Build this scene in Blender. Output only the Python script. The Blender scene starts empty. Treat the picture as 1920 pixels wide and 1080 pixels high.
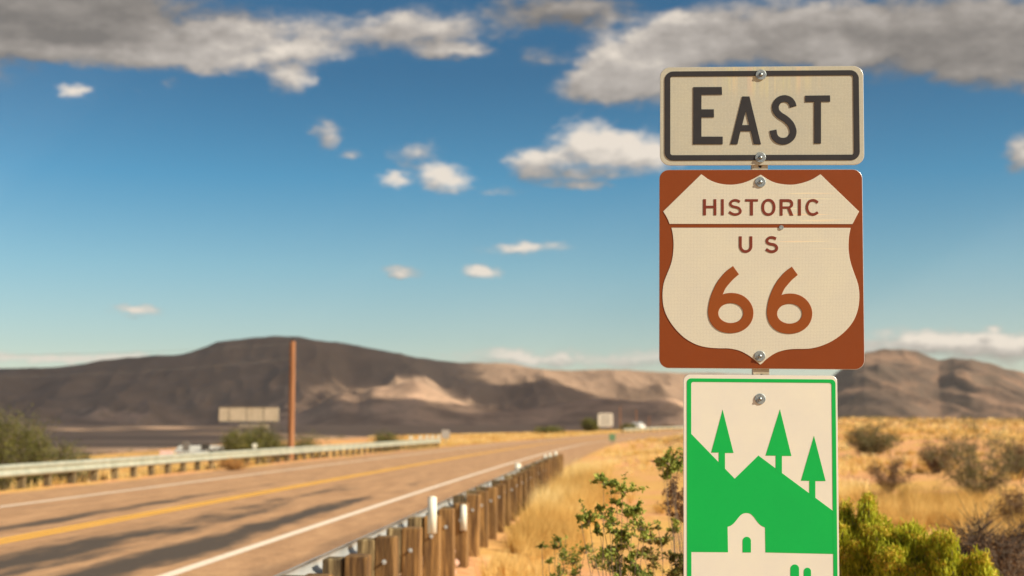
import bpy, bmesh, math, random
import numpy as np
from mathutils import Vector, Matrix

scene = bpy.context.scene
COL = scene.collection
R = math.radians
random.seed(7)
RNG = np.random.default_rng(11)

# ------------------------------------------------------------------ camera, sun, sky, exposure
F_PX, EYE = 2700.0, 1.5
PITCH = math.atan(260 / F_PX)
cam_d = bpy.data.cameras.new("camera")
cam_d.sensor_width = 36.0
cam_d.lens = F_PX / 1920 * 36.0
cam_d.clip_start, cam_d.clip_end = 0.1, 30000
cam_d.dof.use_dof = True
cam_d.dof.focus_distance = 4.30
cam_d.dof.aperture_fstop = 3.6
cam = bpy.data.objects.new("camera", cam_d)
COL.objects.link(cam)
cam.location = (0, 0, EYE)
cam.rotation_euler = (R(90) + PITCH, 0, 0)
scene.camera = cam

SUN_AZ, SUN_EL = R(114), R(33)          # clockwise from +Y, above the horizon
SUN = np.array([math.sin(SUN_AZ) * math.cos(SUN_EL), math.cos(SUN_AZ) * math.cos(SUN_EL), math.sin(SUN_EL)])
sun_d = bpy.data.lights.new("sun", "SUN")
sun_d.energy = 5.0
sun_d.angle = R(0.5)
sun_d.color = (1.0, 0.88, 0.68)
sun = bpy.data.objects.new("sun", sun_d)
COL.objects.link(sun)
sun.rotation_euler = Vector(SUN).to_track_quat('Z', 'Y').to_euler()

scene.view_settings.view_transform = 'Standard'
scene.view_settings.look = 'None'
scene.view_settings.exposure = 0.70
scene.view_settings.gamma = 1.0
scene.view_settings.use_curve_mapping = False
scene.cycles.max_bounces = 6
scene.cycles.diffuse_bounces = 3
scene.cycles.use_denoising = True

class NT:
    """small helper to write node maths"""
    def __init__(s, tree): s.t = tree; s.t.nodes.clear()
    def n(s, typ, **kw):
        nd = s.t.nodes.new(typ)
        for k, v in kw.items(): setattr(nd, k, v)
        return nd
    def set(s, nd, i, v):
        if hasattr(v, 'is_output') or isinstance(v, bpy.types.NodeSocket): s.t.links.new(v, nd.inputs[i])
        else: nd.inputs[i].default_value = v
    def m(s, op, a, b=0.0, c=0.0, clamp=False):
        nd = s.n('ShaderNodeMath', operation=op, use_clamp=clamp)
        for i, v in enumerate((a, b, c)): s.set(nd, i, v)
        return nd.outputs[0]
    def v(s, op, a, b=(0, 0, 0), c=(0, 0, 0)):
        nd = s.n('ShaderNodeVectorMath', operation=op)
        for i, q in enumerate((a, b, c)): s.set(nd, i, q)
        return nd.outputs['Value'] if op in ('LENGTH', 'DOT_PRODUCT', 'DISTANCE') else nd.outputs[0]
    def noise(s, vec, scale, detail=3.0, rough=0.5, out='Fac', dist=0.0):
        nd = s.n('ShaderNodeTexNoise')
        s.set(nd, 'Vector', vec)
        nd.inputs['Scale'].default_value = scale
        nd.inputs['Detail'].default_value = detail
        nd.inputs['Roughness'].default_value = rough
        nd.inputs['Distortion'].default_value = dist
        return nd.outputs[out]
    def smooth(s, x, a, b):
        nd = s.n('ShaderNodeMapRange', interpolation_type='SMOOTHSTEP')
        s.set(nd, 0, x)
        nd.inputs[1].default_value = a; nd.inputs[2].default_value = b
        return nd.outputs[0]
    def mix(s, f, a, b, mode='MIX'):
        nd = s.n('ShaderNodeMix', data_type='RGBA', blend_type=mode)
        s.set(nd, 0, f)
        for i, q in ((6, a), (7, b)):
            if isinstance(q, (tuple, list)): q = tuple(q) + ((1.0,) if len(q) == 3 else ())
            s.set(nd, i, q)
        return nd.outputs[2]
    def ramp(s, f, stops):
        nd = s.n('ShaderNodeValToRGB')
        s.set(nd, 0, f)
        cr = nd.color_ramp
        while len(cr.elements) < len(stops): cr.elements.new(0.5)
        for e, (p, c) in zip(cr.elements, stops):
            e.position = p; e.color = tuple(c) + (1.0,)
        return nd.outputs[0]
    def comb(s, x, y, z):
        nd = s.n('ShaderNodeCombineXYZ')
        for i, q in enumerate((x, y, z)): s.set(nd, i, q)
        return nd.outputs[0]

# clouds of the sky in view: azimuth, elevation, half width, half height (radians), weight, tone
BLOBS = [(-0.3082, 0.2717, 0.1556, 0.037, 1.2, 0.12),
  (-0.2015, 0.2579, 0.0889, 0.0185, 0.8, 0.85),
  (-0.1205, 0.2693, 0.1222, 0.0178, 0.62, 0.65),
  (-0.0416, 0.2771, 0.0741, 0.0167, 0.55, 0.6),
  (-0.2515, 0.2456, 0.1333, 0.0111, 0.75, 0.85),
  (-0.1648, 0.256, 0.0741, 0.0111, 0.5, 0.9),
  (0.0379, 0.2868, 0.0667, 0.0167, 0.95, 0.15),
  (0.1017, 0.2581, 0.0704, 0.0296, 1.1, 0.78),
  (0.0828, 0.2387, 0.0481, 0.0259, 1.0, 0.7),
  (0.0603, 0.2336, 0.0407, 0.0167, 0.85, 0.7),
  (0.1724, 0.2681, 0.0963, 0.0278, 1.2, 0.45),
  (0.2231, 0.2532, 0.0444, 0.0148, 0.9, 0.8),
  (0.2871, 0.2613, 0.1222, 0.0352, 1.2, 0.3),
  (0.3345, 0.237, 0.0704, 0.0204, 0.9, 0.4),
  (0.423, 0.2424, 0.1111, 0.0444, 1.1, 0.35),
  (-0.4138, 0.25, 0.1111, 0.0444, 1.1, 0.35),
  (-0.0453, 0.2598, 0.0389, 0.0074, 0.75, 0.6),
  (-0.1542, 0.236, 0.0244, 0.0133, 0.85, 0.8),
  (-0.2964, 0.2203, 0.0167, 0.007, 0.75, 0.95),
  (-0.1308, 0.2006, 0.0148, 0.0133, 0.6, 0.6),
  (-0.0675, 0.1872, 0.0222, 0.0148, 0.62, 0.7),
  (-0.083, 0.1708, 0.0185, 0.0078, 0.8, 1.0),
  (-0.0476, 0.1716, 0.023, 0.0126, 0.95, 1.0),
  (-0.015, 0.1633, 0.037, 0.0037, 0.45, 0.7),
  (0.0563, 0.1946, 0.037, 0.023, 1.15, 1.0),
  (0.015, 0.1839, 0.0296, 0.0126, 0.9, 0.8),
  (0.0899, 0.1894, 0.0407, 0.0204, 1.0, 0.95),
  (0.045, 0.1734, 0.0556, 0.0081, 0.6, 0.45),
  (0.0505, 0.1668, 0.037, 0.0037, 0.5, 0.6),
  (0.0093, 0.123, 0.0407, 0.0059, 0.85, 0.75),
  (-0.0212, 0.1071, 0.017, 0.0063, 0.85, 0.75),
  (-0.0781, 0.1072, 0.0185, 0.0048, 0.6, 0.6),
  (-0.2562, 0.0782, 0.0222, 0.0063, 0.95, 0.7),
  (-0.1122, 0.1872, 0.0111, 0.0052, 0.4, 0.6),
  (-0.2616, 0.2246, 0.0104, 0.0044, 0.35, 0.5),
  (-0.2369, 0.2305, 0.0093, 0.0044, 0.3, 0.5),
  (0.0333, 0.0471, 0.1222, 0.0096, 0.75, 0.75),
  (0.2849, 0.0566, 0.1111, 0.0104, 0.8, 0.7),
  (0.3319, 0.0505, 0.0667, 0.0126, 0.9, 0.7),
  (-0.2982, 0.0451, 0.1111, 0.0052, 0.6, 0.8),
  (0.3443, 0.1792, 0.0148, 0.0185, 0.7, 0.6),
  (0.0227, 0.2539, 0.0222, 0.0111, 0.4, 0.4)]

def build_world():
    w = bpy.data.worlds.new("World")
    scene.world = w
    w.use_nodes = True
    t = NT(w.node_tree)
    sky = t.n('ShaderNodeTexSky', sky_type='NISHITA', sun_disc=False)
    sky.sun_elevation = SUN_EL
    sky.sun_rotation = SUN_AZ
    sky.altitude = 1200
    sky.air_density = 1.0
    sky.dust_density = 0.5
    sky.ozone_density = 2.0
    co = t.n('ShaderNodeTexCoord').outputs['Generated']
    sep = t.n('ShaderNodeSeparateXYZ'); t.set(sep, 0, co)
    az = t.m('ARCTAN2', sep.outputs[0], sep.outputs[1])
    el = t.m('ARCSINE', sep.outputs[2])
    # --- one density function, evaluated at the view direction and a little way towards the sun
    g = bpy.data.node_groups.new("cloud_density", 'ShaderNodeTree')
    g.interface.new_socket("P", in_out='INPUT', socket_type='NodeSocketVector')
    g.interface.new_socket("D", in_out='OUTPUT', socket_type='NodeSocketFloat')
    g.interface.new_socket("T", in_out='OUTPUT', socket_type='NodeSocketFloat')
    k = NT(g)
    gi = k.n('NodeGroupInput'); go = k.n('NodeGroupOutput')
    P = gi.outputs[0]
    PS = k.v('MULTIPLY', P, (1.0, 1.8, 1.0))
    w1 = k.v('SCALE', k.v('SUBTRACT', k.noise(PS, 26, 3, 0.55, 'Color'), (0.5, 0.5, 0.5)))
    w1.node.inputs['Scale'].default_value = 0.022
    w2 = k.v('MULTIPLY', w1, (1.0, 0.55, 0.0))
    w3 = k.v('MULTIPLY', k.v('SUBTRACT', k.noise(PS, 95, 3, 0.6, 'Color'), (0.5, 0.5, 0.5)), (0.014, 0.008, 0.0))
    Q = k.v('ADD', k.v('ADD', P, w2), w3)
    d = None; tone = None
    for (a, e, rx, ry, wt, br) in BLOBS:
        v = k.v('MULTIPLY', k.v('SUBTRACT', Q, (a, e, 0)), (1 / rx, 1 / ry, 0))
        x = k.m('MULTIPLY_ADD', k.v('LENGTH', v), -wt, wt)
        xc = k.m('MAXIMUM', x, 0.0)
        tone = k.m('MULTIPLY', xc, br) if tone is None else k.m('MULTIPLY_ADD', xc, br, tone)
        d = xc if d is None else k.m('ADD', d, xc)
    # the sky outside the frame goes on with the same broken cloud
    sp = k.n('ShaderNodeSeparateXYZ'); k.set(sp, 0, P)
    away = k.m('MAXIMUM', k.smooth(k.m('ABSOLUTE', sp.outputs[0]), 0.42, 0.55), k.smooth(sp.outputs[1], 0.30, 0.42))
    gen = k.m('MULTIPLY', k.m('MULTIPLY', k.smooth(k.noise(P, 3.2, 2, 0.5), 0.46, 0.66), 0.9), away)
    tone = k.m('DIVIDE', k.m('MULTIPLY_ADD', gen, 0.5, tone), k.m('ADD', k.m('ADD', d, gen), 0.001))
    d = k.m('ADD', d, gen)
    fb = k.m('SUBTRACT', k.noise(PS, 20, 5, 0.5), 0.5)
    fb2 = k.m('MULTIPLY', k.m('SUBTRACT', k.noise(PS, 70, 4, 0.55), 0.5), 0.70)
    d = k.m('ADD', k.m('MINIMUM', d, 0.95), k.m('MULTIPLY', k.m('ADD', k.m('MULTIPLY', fb, 1.3), fb2), k.smooth(d, 0.0, 0.25)))
    k.set(go, 0, d); k.set(go, 1, tone)
    p0 = t.comb(az, el, 0.0)
    def dens(p):
        nd = t.n('ShaderNodeGroup'); nd.node_tree = g; t.set(nd, 0, p); return nd.outputs
    o0 = dens(p0)
    o1 = dens(t.v('ADD', p0, (0.006, 0.008, 0.0)))
    alpha = t.smooth(o0[0], 0.02, 0.74)
    lit = t.m('ADD', t.m('MULTIPLY', t.m('SUBTRACT', o0[0], o1[0]), 0.55), t.m('MULTIPLY_ADD', o0[1], 1.0, -0.08), clamp=True)
    ccol = t.ramp(lit, [(0.0, (1.30, 1.15, 1.00)), (0.35, (2.1, 1.86, 1.62)), (0.7, (3.4, 3.05, 2.70)), (1.0, (5.6, 4.95, 4.2))])
    # sky colour grade, the same for every direction of one height
    up = t.smooth(sep.outputs[2], 0.0, 0.30)
    grade = t.ramp(up, [(0.0, (0.72, 0.66, 0.57)), (0.3, (0.50, 0.64, 0.60)), (0.6, (0.26, 0.53, 0.58)), (0.9, (0.19, 0.38, 0.44)), (1.0, (0.19, 0.38, 0.44))])
    skyc = t.mix(1.0, sky.outputs[0], grade, 'MULTIPLY')
    col = t.mix(t.m('MULTIPLY', alpha, 0.93), skyc, ccol)
    bg = t.n('ShaderNodeBackground'); t.set(bg, 0, col); bg.inputs[1].default_value = 0.10
    out = t.n('ShaderNodeOutputWorld'); t.t.links.new(bg.outputs[0], out.inputs[0])
    w.cycles.sampling_method = 'MANUAL'; w.cycles.sample_map_resolution = 512
build_world()

# ------------------------------------------------------------------ helpers
def tag(o, label=None, cat=None, group=None, kind=None):
    if label: o['label'] = label
    if cat: o['category'] = cat
    if group: o['group'] = group
    if kind: o['kind'] = kind
    return o

def empty(name, loc, rot=(0, 0, 0), **kw):
    o = bpy.data.objects.new(name, None)
    o.empty_display_size = 0.3
    COL.objects.link(o); o.location = loc; o.rotation_euler = rot
    return tag(o, **kw)

def link(name, me, mat, parent=None, loc=None, rot=None, **kw):
    o = bpy.data.objects.new(name, me)
    COL.objects.link(o)
    if mat is not None and not me.materials: me.materials.append(mat)
    if parent is not None: o.parent = parent
    if loc is not None: o.location = loc
    if rot is not None: o.rotation_euler = rot
    return tag(o, **kw)

def np_mesh(name, V, Fa, smooth=False, tint=None, uv=None):
    """V (n,3); Fa list of int arrays, each (m,k)"""
    me = bpy.data.meshes.new(name)
    V = np.asarray(V, np.float32)
    me.vertices.add(len(V)); me.vertices.foreach_set('co', V.ravel())
    if not isinstance(Fa, list): Fa = [Fa]
    Fa = [np.asarray(f, np.int32) for f in Fa if len(f)]
    nl = sum(f.size for f in Fa); npoly = sum(len(f) for f in Fa)
    me.loops.add(nl); me.polygons.add(npoly)
    idx = np.concatenate([f.ravel() for f in Fa])
    tot = np.concatenate([np.full(len(f), f.shape[1], np.int32) for f in Fa])
    st = np.concatenate([[0], np.cumsum(tot)[:-1]]).astype(np.int32)
    me.loops.foreach_set('vertex_index', idx)
    me.polygons.foreach_set('loop_start', st)
    me.polygons.foreach_set('loop_total', tot)
    if smooth: me.polygons.foreach_set('use_smooth', np.ones(npoly, bool))
    if tint is not None:
        a = me.attributes.new('tint', 'FLOAT', 'POINT'); a.data.foreach_set('value', np.asarray(tint, np.float32))
    if uv is not None:
        l = me.uv_layers.new(name='UVMap'); l.data.foreach_set('uv', np.asarray(uv, np.float32)[idx].ravel())
    me.update(); me.validate()
    return me

def grid_faces(n, m):
    i = np.arange(n - 1)[:, None] * m + np.arange(m - 1)[None, :]
    i = i.ravel()
    return np.stack([i, i + 1, i + m + 1, i + m], 1)

def bm_mesh(name, bm, smooth=False):
    me = bpy.data.meshes.new(name); bm.normal_update(); bm.to_mesh(me); bm.free()
    if smooth:
        for p in me.polygons: p.use_smooth = True
    return me

def add_box(bm, c, s, rz=0.0, bev=0.0, M=None):
    mt = Matrix.Translation(c) @ Matrix.Rotation(rz, 4, 'Z') @ Matrix.Diagonal((s[0], s[1], s[2], 1))
    if M is not None: mt = M @ mt
    r = bmesh.ops.create_cube(bm, size=1.0, matrix=mt)
    if bev > 0:
        ed = {e for v in r['verts'] for e in v.link_edges}
        bmesh.ops.bevel(bm, geom=list(ed), offset=bev, segments=2, affect='EDGES', profile=0.5)
    return r

def add_cyl(bm, a, b, r1, r2=None, seg=12):
    a, b = Vector(a), Vector(b); r2 = r1 if r2 is None else r2
    d = b - a
    mt = Matrix.Translation((a + b) / 2) @ d.to_track_quat('Z', 'Y').to_matrix().to_4x4()
    bmesh.ops.create_cone(bm, cap_ends=True, segments=seg, radius1=r1, radius2=r2, depth=d.length, matrix=mt)

def flat_shape(name, loops, thick, bevel, z0=0.0):
    """loops in mm on the plate (outer first, then holes) -> raised flat mesh, facing +z of the loop plane"""
    cu = bpy.data.curves.new(name, 'CURVE'); cu.dimensions = '2D'; cu.fill_mode = 'BOTH'
    for L in loops:
        sp = cu.splines.new('POLY'); sp.points.add(len(L) - 1)
        for p, (x, y) in zip(sp.points, L): p.co = (x / 1000, y / 1000, 0, 1)
        sp.use_cyclic_u = True
    cu.extrude = max(thick / 2 - bevel, 0.00002); cu.bevel_depth = bevel; cu.bevel_resolution = 1; cu.offset = -bevel
    o = bpy.data.objects.new(name, cu); COL.objects.link(o)
    dg = bpy.context.evaluated_depsgraph_get()
    me = bpy.data.meshes.new_from_object(o.evaluated_get(dg))
    bpy.data.objects.remove(o); bpy.data.curves.remove(cu)
    me.transform(Matrix.Translation((0, 0, z0 + thick / 2)))
    me.name = name
    return me

def rrect(x0, y0, x1, y1, r, n=7):
    P = []
    for cx, cy, a0 in ((x1 - r, y1 - r, 0), (x0 + r, y1 - r, 90), (x0 + r, y0 + r, 180), (x1 - r, y0 + r, 270)):
        for k in range(n + 1):
            a = R(a0 + 90 * k / n); P.append((cx + r * math.cos(a), cy + r * math.sin(a)))
    return P

# ------------------------------------------------------------------ materials
def mat_base(name, rough=0.8, metal=0.0, spec=0.5):
    m = bpy.data.materials.new(name); m.use_nodes = True
    t = NT(m.node_tree)
    b = t.n('ShaderNodeBsdfPrincipled'); o = t.n('ShaderNodeOutputMaterial')
    t.t.links.new(b.outputs[0], o.inputs[0])
    b.inputs['Roughness'].default_value = rough; b.inputs['Metallic'].default_value = metal
    b.inputs['Specular IOR Level'].default_value = spec
    return m, t, b

def pmat(name, stops, scale=6.0, rough=0.8, metal=0.0, spec=0.4, stretch=(1, 1, 1), detail=5, bump=0.0, bscale=None, use_world=False, rand=0.0):
    m, t, b = mat_base(name, rough, metal, spec)
    if use_world: co = t.n('ShaderNodeNewGeometry').outputs['Position']
    else: co = t.n('ShaderNodeTexCoord').outputs['Object']
    if rand:
        oi = t.n('ShaderNodeObjectInfo').outputs['Random']
        co = t.v('ADD', co, t.comb(t.m('MULTIPLY', oi, 37.0), t.m('MULTIPLY', oi, 17.0), 0.0))
    co = t.v('MULTIPLY', co, stretch)
    f = t.noise(co, scale, detail, 0.6)
    c = t.ramp(f, stops)
    if rand:
        hsv = t.n('ShaderNodeHueSaturation'); t.set(hsv, 'Color', c)
        t.set(hsv, 'Value', t.m('MULTIPLY_ADD', oi, rand, 1 - rand / 2)); c = hsv.outputs[0]
    t.set(b, 'Base Color', c)
    if bump:
        bn = t.n('ShaderNodeBump'); bn.inputs['Strength'].default_value = bump; bn.inputs['Distance'].default_value = 0.02
        t.set(bn, 'Height', t.noise(co, bscale or scale * 3, 4, 0.6)); t.set(b, 'Normal', bn.outputs[0])
    return m

def tint_mat(name, stops, rough=0.75, trans=0.25):
    """foliage: colour per blade or leaf from the 'tint' attribute, light passes through a little"""
    m = bpy.data.materials.new(name); m.use_nodes = True
    t = NT(m.node_tree)
    a = t.n('ShaderNodeAttribute', attribute_name='tint')
    c = t.ramp(a.outputs['Fac'], stops)
    d = t.n('ShaderNodeBsdfPrincipled'); t.set(d, 'Base Color', c); d.inputs['Roughness'].default_value = rough
    d.inputs['Specular IOR Level'].default_value = 0.25
    tr = t.n('ShaderNodeBsdfTranslucent'); t.set(tr, 0, c)
    mx = t.n('ShaderNodeMixShader'); mx.inputs[0].default_value = trans
    t.t.links.new(d.outputs[0], mx.inputs[1]); t.t.links.new(tr.outputs[0], mx.inputs[2])
    o = t.n('ShaderNodeOutputMaterial'); t.t.links.new(mx.outputs[0], o.inputs[0])
    return m

# ------------------------------------------------------------------ the lie of the land (pure numpy)
#TERRAIN_BEGIN
def _hash(ix, iy, s):
    n = (ix.astype(np.int64) * 374761393 + iy.astype(np.int64) * 668265263 + s * 974634777) & 0xffffffff
    n = ((n ^ (n >> 13)) * 1274126177) & 0xffffffff
    return ((n ^ (n >> 16)) & 0xffff) / 65535.0
def vnoise(x, y, s=0):
    ix, iy = np.floor(x), np.floor(y); fx, fy = x - ix, y - iy
    fx = fx * fx * (3 - 2 * fx); fy = fy * fy * (3 - 2 * fy)
    a, b = _hash(ix, iy, s), _hash(ix + 1, iy, s); c, d = _hash(ix, iy + 1, s), _hash(ix + 1, iy + 1, s)
    return (a * (1 - fx) + b * fx) * (1 - fy) + (c * (1 - fx) + d * fx) * fy
def fbm(x, y, o=4, s=0, g=0.5):
    r = 0; a = 1.0; n = 0
    for k in range(o):
        r = r + a * vnoise(x * 2 ** k + 13.7 * k, y * 2 ** k - 7.3 * k, s + k); n += a; a *= g
    return r / n
def ridged(x, y, o=4, s=0):
    r = 0; a = 1.0; n = 0
    for k in range(o):
        r = r + a * (1 - np.abs(2 * vnoise(x * 2 ** k + 5.1 * k, y * 2 ** k + 9.7 * k, s + k) - 1)); n += a; a *= 0.5
    return r / n
def sstep(x, a, b):
    t = np.clip((x - a) / (b - a), 0, 1); return t * t * (3 - 2 * t)
def road_x(y):
    y = np.asarray(y, float); yc = np.clip(y, 0, 450)
    q = yc ** 2 / 6000 + 8.3e-4 * np.maximum(yc - 120, 0) ** 2
    sl = 450 / 3000 + 2 * 8.3e-4 * 330
    return -8.0 + 0.064 * y + q + sl * np.maximum(y - 450, 0)
def road_slope(y):
    yc = np.clip(np.asarray(y, float), 0, 450)
    return 0.064 + (yc / 3000 + 2 * 8.3e-4 * np.maximum(yc - 120, 0))
def road_t(x, y): return (x - road_x(y)) / np.sqrt(1 + road_slope(y) ** 2)
def road_z(y):
    y = np.asarray(y, float)
    return 1.15 * sstep(y, 140, 300) - 9.0 * sstep(y, 330, 900)
def ground_z(x, y):
    x = np.asarray(x, float); y = np.asarray(y, float)
    t = road_t(x, y); r = np.hypot(x, y); zr = road_z(y)
    right = 0.0125 * np.clip(y - 14, 0, 200) * sstep(t, 5, 30) - 9.5 * sstep(r, 260, 1200)
    keep = 1 - 0.92 * sstep(y, 150, 225) * (1 - sstep(-t, 45, 100)) * (1 - sstep(y, 330, 420))
    left = (-1.5 * sstep(-t, 6.8, 14) - 0.0135 * np.clip(r - 60, 0, 400) * sstep(-t, 9, 40)) * keep - 5.0 * sstep(r, 450, 1300)
    near_bank = -0.12 * sstep(t, 6.0, 7.5) - 0.10 * sstep(-t, 6.3, 7.2)
    bump = 0.10 * (fbm(x / 2.6, y / 2.6, 3, 3) - 0.5) + 0.5 * (fbm(x / 24, y / 24, 3, 9) - 0.5) * sstep(r, 25, 80)
    off = sstep(np.abs(t), 6.2, 9.0)
    zr_w = zr * (1 - sstep(r, 330, 600)) + 0 * r
    z = np.where(t > 0, right + zr_w * (1 - sstep(t, 12, 40)), left + zr_w * (1 - sstep(-t, 12, 60)))
    far = 16.5 * sstep(r, 900, 2700)
    return z + near_bank + bump * off + far - 0.05 * (1 - sstep(np.abs(t), 5.9, 6.4))
RANGE_SKYLINE = [(-28.37, 0.03078), (-24.12, 0.03429), (-19.56, 0.03819), (-18.04, 0.03853), (-16.69, 0.0413), (-15.92, 0.04466), (-14.53, 0.04675), (-12.73, 0.04855), (-12.03, 0.05376), (-11.32, 0.05863), (-10.5, 0.05915), (-9.68, 0.06114), (-8.44, 0.06098), (-7.6, 0.05927), (-6.35, 0.05647), (-5.08, 0.05217), (-3.81, 0.04782), (-2.76, 0.04528), (-1.27, 0.04421), (0.0, 0.04274), (0.85, 0.04052), (2.12, 0.03939), (4.02, 0.03895), (5.81, 0.03774), (8.21, 0.03645), (10.27, 0.03333), (12.51, 0.02874), (17.24, 0.01931), (22.82, 0.01016)]
HILL_CREST = [(-12.06, -0.0043), (-10.04, 0.0), (-8.39, 0.00654), (-6.74, 0.02447), (-6.07, 0.01901), (-5.55, 0.02857), (-5.07, 0.02675), (-4.54, 0.02861), (-3.81, 0.03269), (-3.07, 0.02571), (-2.33, 0.01837), (-1.06, 0.01175), (0.0, 0.01029), (1.27, 0.01286), (2.54, 0.01763), (3.8, 0.02018), (5.06, 0.01758), (6.11, 0.02011), (7.15, 0.01459), (9.22, 0.00362), (10.24, -0.00433)]
PEAK_SKYLINE = [(8.8, 0.0), (10.25, 0.01084), (11.69, 0.02341), (12.82, 0.03879), (13.33, 0.04591), (13.74, 0.04979), (14.34, 0.05146), (15.14, 0.05056), (15.73, 0.04934), (16.21, 0.04566), (16.5, 0.04382), (17.09, 0.04581), (17.67, 0.04496), (18.24, 0.042), (18.8, 0.03836), (19.55, 0.03366), (20.84, 0.02579), (22.12, 0.02044), (23.71, 0.01177), (25.43, 0.0)]
def _prof(P, az):
    P = np.array(P); return np.interp(az, P[:, 0], P[:, 1])
def _smoothprof(P, az):
    return sum(_prof(P, az + d) for d in (-0.35, -0.12, 0, 0.12, 0.35)) / 5
def range_z(az, r):
    """far mesa and the hills in front of it; az in degrees"""
    x = r * np.sin(np.radians(az)); y = r * np.cos(np.radians(az))
    HA = EYE + 4200 * _smoothprof(RANGE_SKYLINE, az)
    s = np.clip((r - 2650) / (4200 - 2650), 0, 1)
    shape = 0.55 * s ** 1.5 + 0.45 * sstep(s, 0.45, 1.0)
    g = ridged(x / 330 + 0.3 * y / 900, y / 760, 4, 21)
    zA = -14 + (HA + 14) * (shape + (g - 0.62) * 1.35 * s * (1 - s) * 2.0) + 13 * (ridged(x / 140, y / 220, 4, 5) - .6) * s
    zA = zA - np.maximum(r - 4200, 0) * 0.03 - 0.25 * np.maximum(r - 5000, 0)
    HB = EYE + 3000 * _smoothprof(HILL_CREST, az)
    off = 160 * (fbm(az * 0.35, az * 0 + 3.3, 2, 31) - 0.5)
    dr = r - 3000 - off * 0
    bell = np.where(dr < 0, np.exp(-(dr / 330) ** 2), np.exp(-(dr / 420) ** 2))
    hb = ridged(x / 330, y / 420, 3, 41)
    zB = -16 + (HB + 16) * bell * (1 + (hb - 0.6) * 0.5 * (1 - bell))
    k = 12.0
    return np.logaddexp(zA / k, zB / k) * k
def peak_z(az, r):
    x = r * np.sin(np.radians(az)); y = r * np.cos(np.radians(az))
    H = EYE + 3500 * _prof(PEAK_SKYLINE, az)
    s = np.clip((r - 2350) / (3500 - 2350), 0, 1); b = np.clip((4300 - r) / 800, 0, 1)
    g = ridged(x / 210 + y / 900, y / 640 - x / 2500, 4, 61)
    sh = np.where(r < 3500, s ** 1.25, b ** 1.2)
    return -16 + (H + 16) * (sh + (g - 0.62) * 1.15 * s * (1 - s) * 1.6) + 18 * (ridged(x / 95, y / 150, 4, 15) - .6) * np.sqrt(s)
#TERRAIN_END

# ------------------------------------------------------------------ ground, road, mountains
def build_ground():
    azs = np.concatenate([np.arange(-180, -30, 5), np.arange(-30, -22, 0.5), np.arange(-22, 24, 0.14), np.arange(24, 32, 0.5), np.arange(32, 181, 5)])
    azs = np.unique(np.round(azs, 3)); azs[-1] = 180
    rs = np.concatenate([[0.02], np.geomspace(1.2, 9000, 420)])
    A, Rr = np.meshgrid(np.radians(azs), rs)
    X, Y = Rr * np.sin(A), Rr * np.cos(A)
    Z = ground_z(X, Y)
    V = np.stack([X, Y, Z], -1).reshape(-1, 3)
    me = np_mesh('ground', V, grid_faces(len(rs), len(azs))[:, ::-1], smooth=True)
    m, t, b = mat_base('desert_ground', 0.95, 0, 0.15)
    P = t.n('ShaderNodeNewGeometry').outputs['Position']
    big = t.noise(P, 0.035, 4, 0.6); mid = t.noise(P, 0.35, 4, 0.6); fine = t.noise(P, 5.0, 5, 0.65)
    soil = t.ramp(fine, [(0.25, (0.46, 0.21, 0.085)), (0.5, (0.66, 0.33, 0.15)), (0.75, (0.76, 0.46, 0.25))])
    gold = t.ramp(fine, [(0.2, (0.42, 0.23, 0.06)), (0.6, (0.66, 0.40, 0.11)), (0.85, (0.74, 0.50, 0.19))])
    c = t.mix(t.smooth(t.m('ADD', t.m('MULTIPLY', big, 0.6), t.m('MULTIPLY', mid, 0.5)), 0.48, 0.62), soil, gold)
    scrub = t.smooth(t.noise(P, 0.09, 5, 0.7), 0.56, 0.66)
    ln = t.v('LENGTH', P)
    c = t.mix(t.m('MULTIPLY', scrub, t.smooth(ln, 70, 260)), c, (0.16, 0.12, 0.06))
    valley = t.ramp(t.noise(t.v('MULTIPLY', P, (0.3, 1, 1)), 0.006, 5, 0.6), [(0.38, (0.34, 0.22, 0.145)), (0.5, (0.44, 0.285, 0.18)), (0.6, (0.54, 0.35, 0.22))])
    c = t.mix(t.smooth(ln, 200, 450), c, valley)
    t.set(b, 'Base Color', c)
    bn = t.n('ShaderNodeBump'); bn.inputs['Strength'].default_value = 0.6; bn.inputs['Distance'].default_value = 0.05
    t.set(bn, 'Height', t.noise(P, 9.0, 5, 0.7)); t.set(b, 'Normal', bn.outputs[0])
    link('ground', me, m, kind='structure', label='orange desert soil with dry golden grass either side of the highway')

def strip(name, t0, t1, z, y0, y1, mat, parent=None, nt=2, dy=1.0, **kw):
    ys = np.arange(y0, y1 + dy / 2, dy)
    ts = np.linspace(t0, t1, nt)
    S = road_slope(ys); nx = 1 / np.sqrt(1 + S ** 2); ny = -S * nx
    V = np.zeros((len(ys), nt, 3)); U = np.zeros((len(ys), nt, 2))
    for j, tt in enumerate(ts):
        V[:, j, 0] = road_x(ys) + nx * tt; V[:, j, 1] = ys + ny * tt; V[:, j, 2] = road_z(ys) + z - 0.012 * max(abs(tt) - 3.5, 0)
        U[:, j, 0] = tt; U[:, j, 1] = ys
    me = np_mesh(name, V.reshape(-1, 3), grid_faces(len(ys), nt), smooth=True, uv=U.reshape(-1, 2))
    return link(name, me, mat, parent, **kw)

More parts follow.
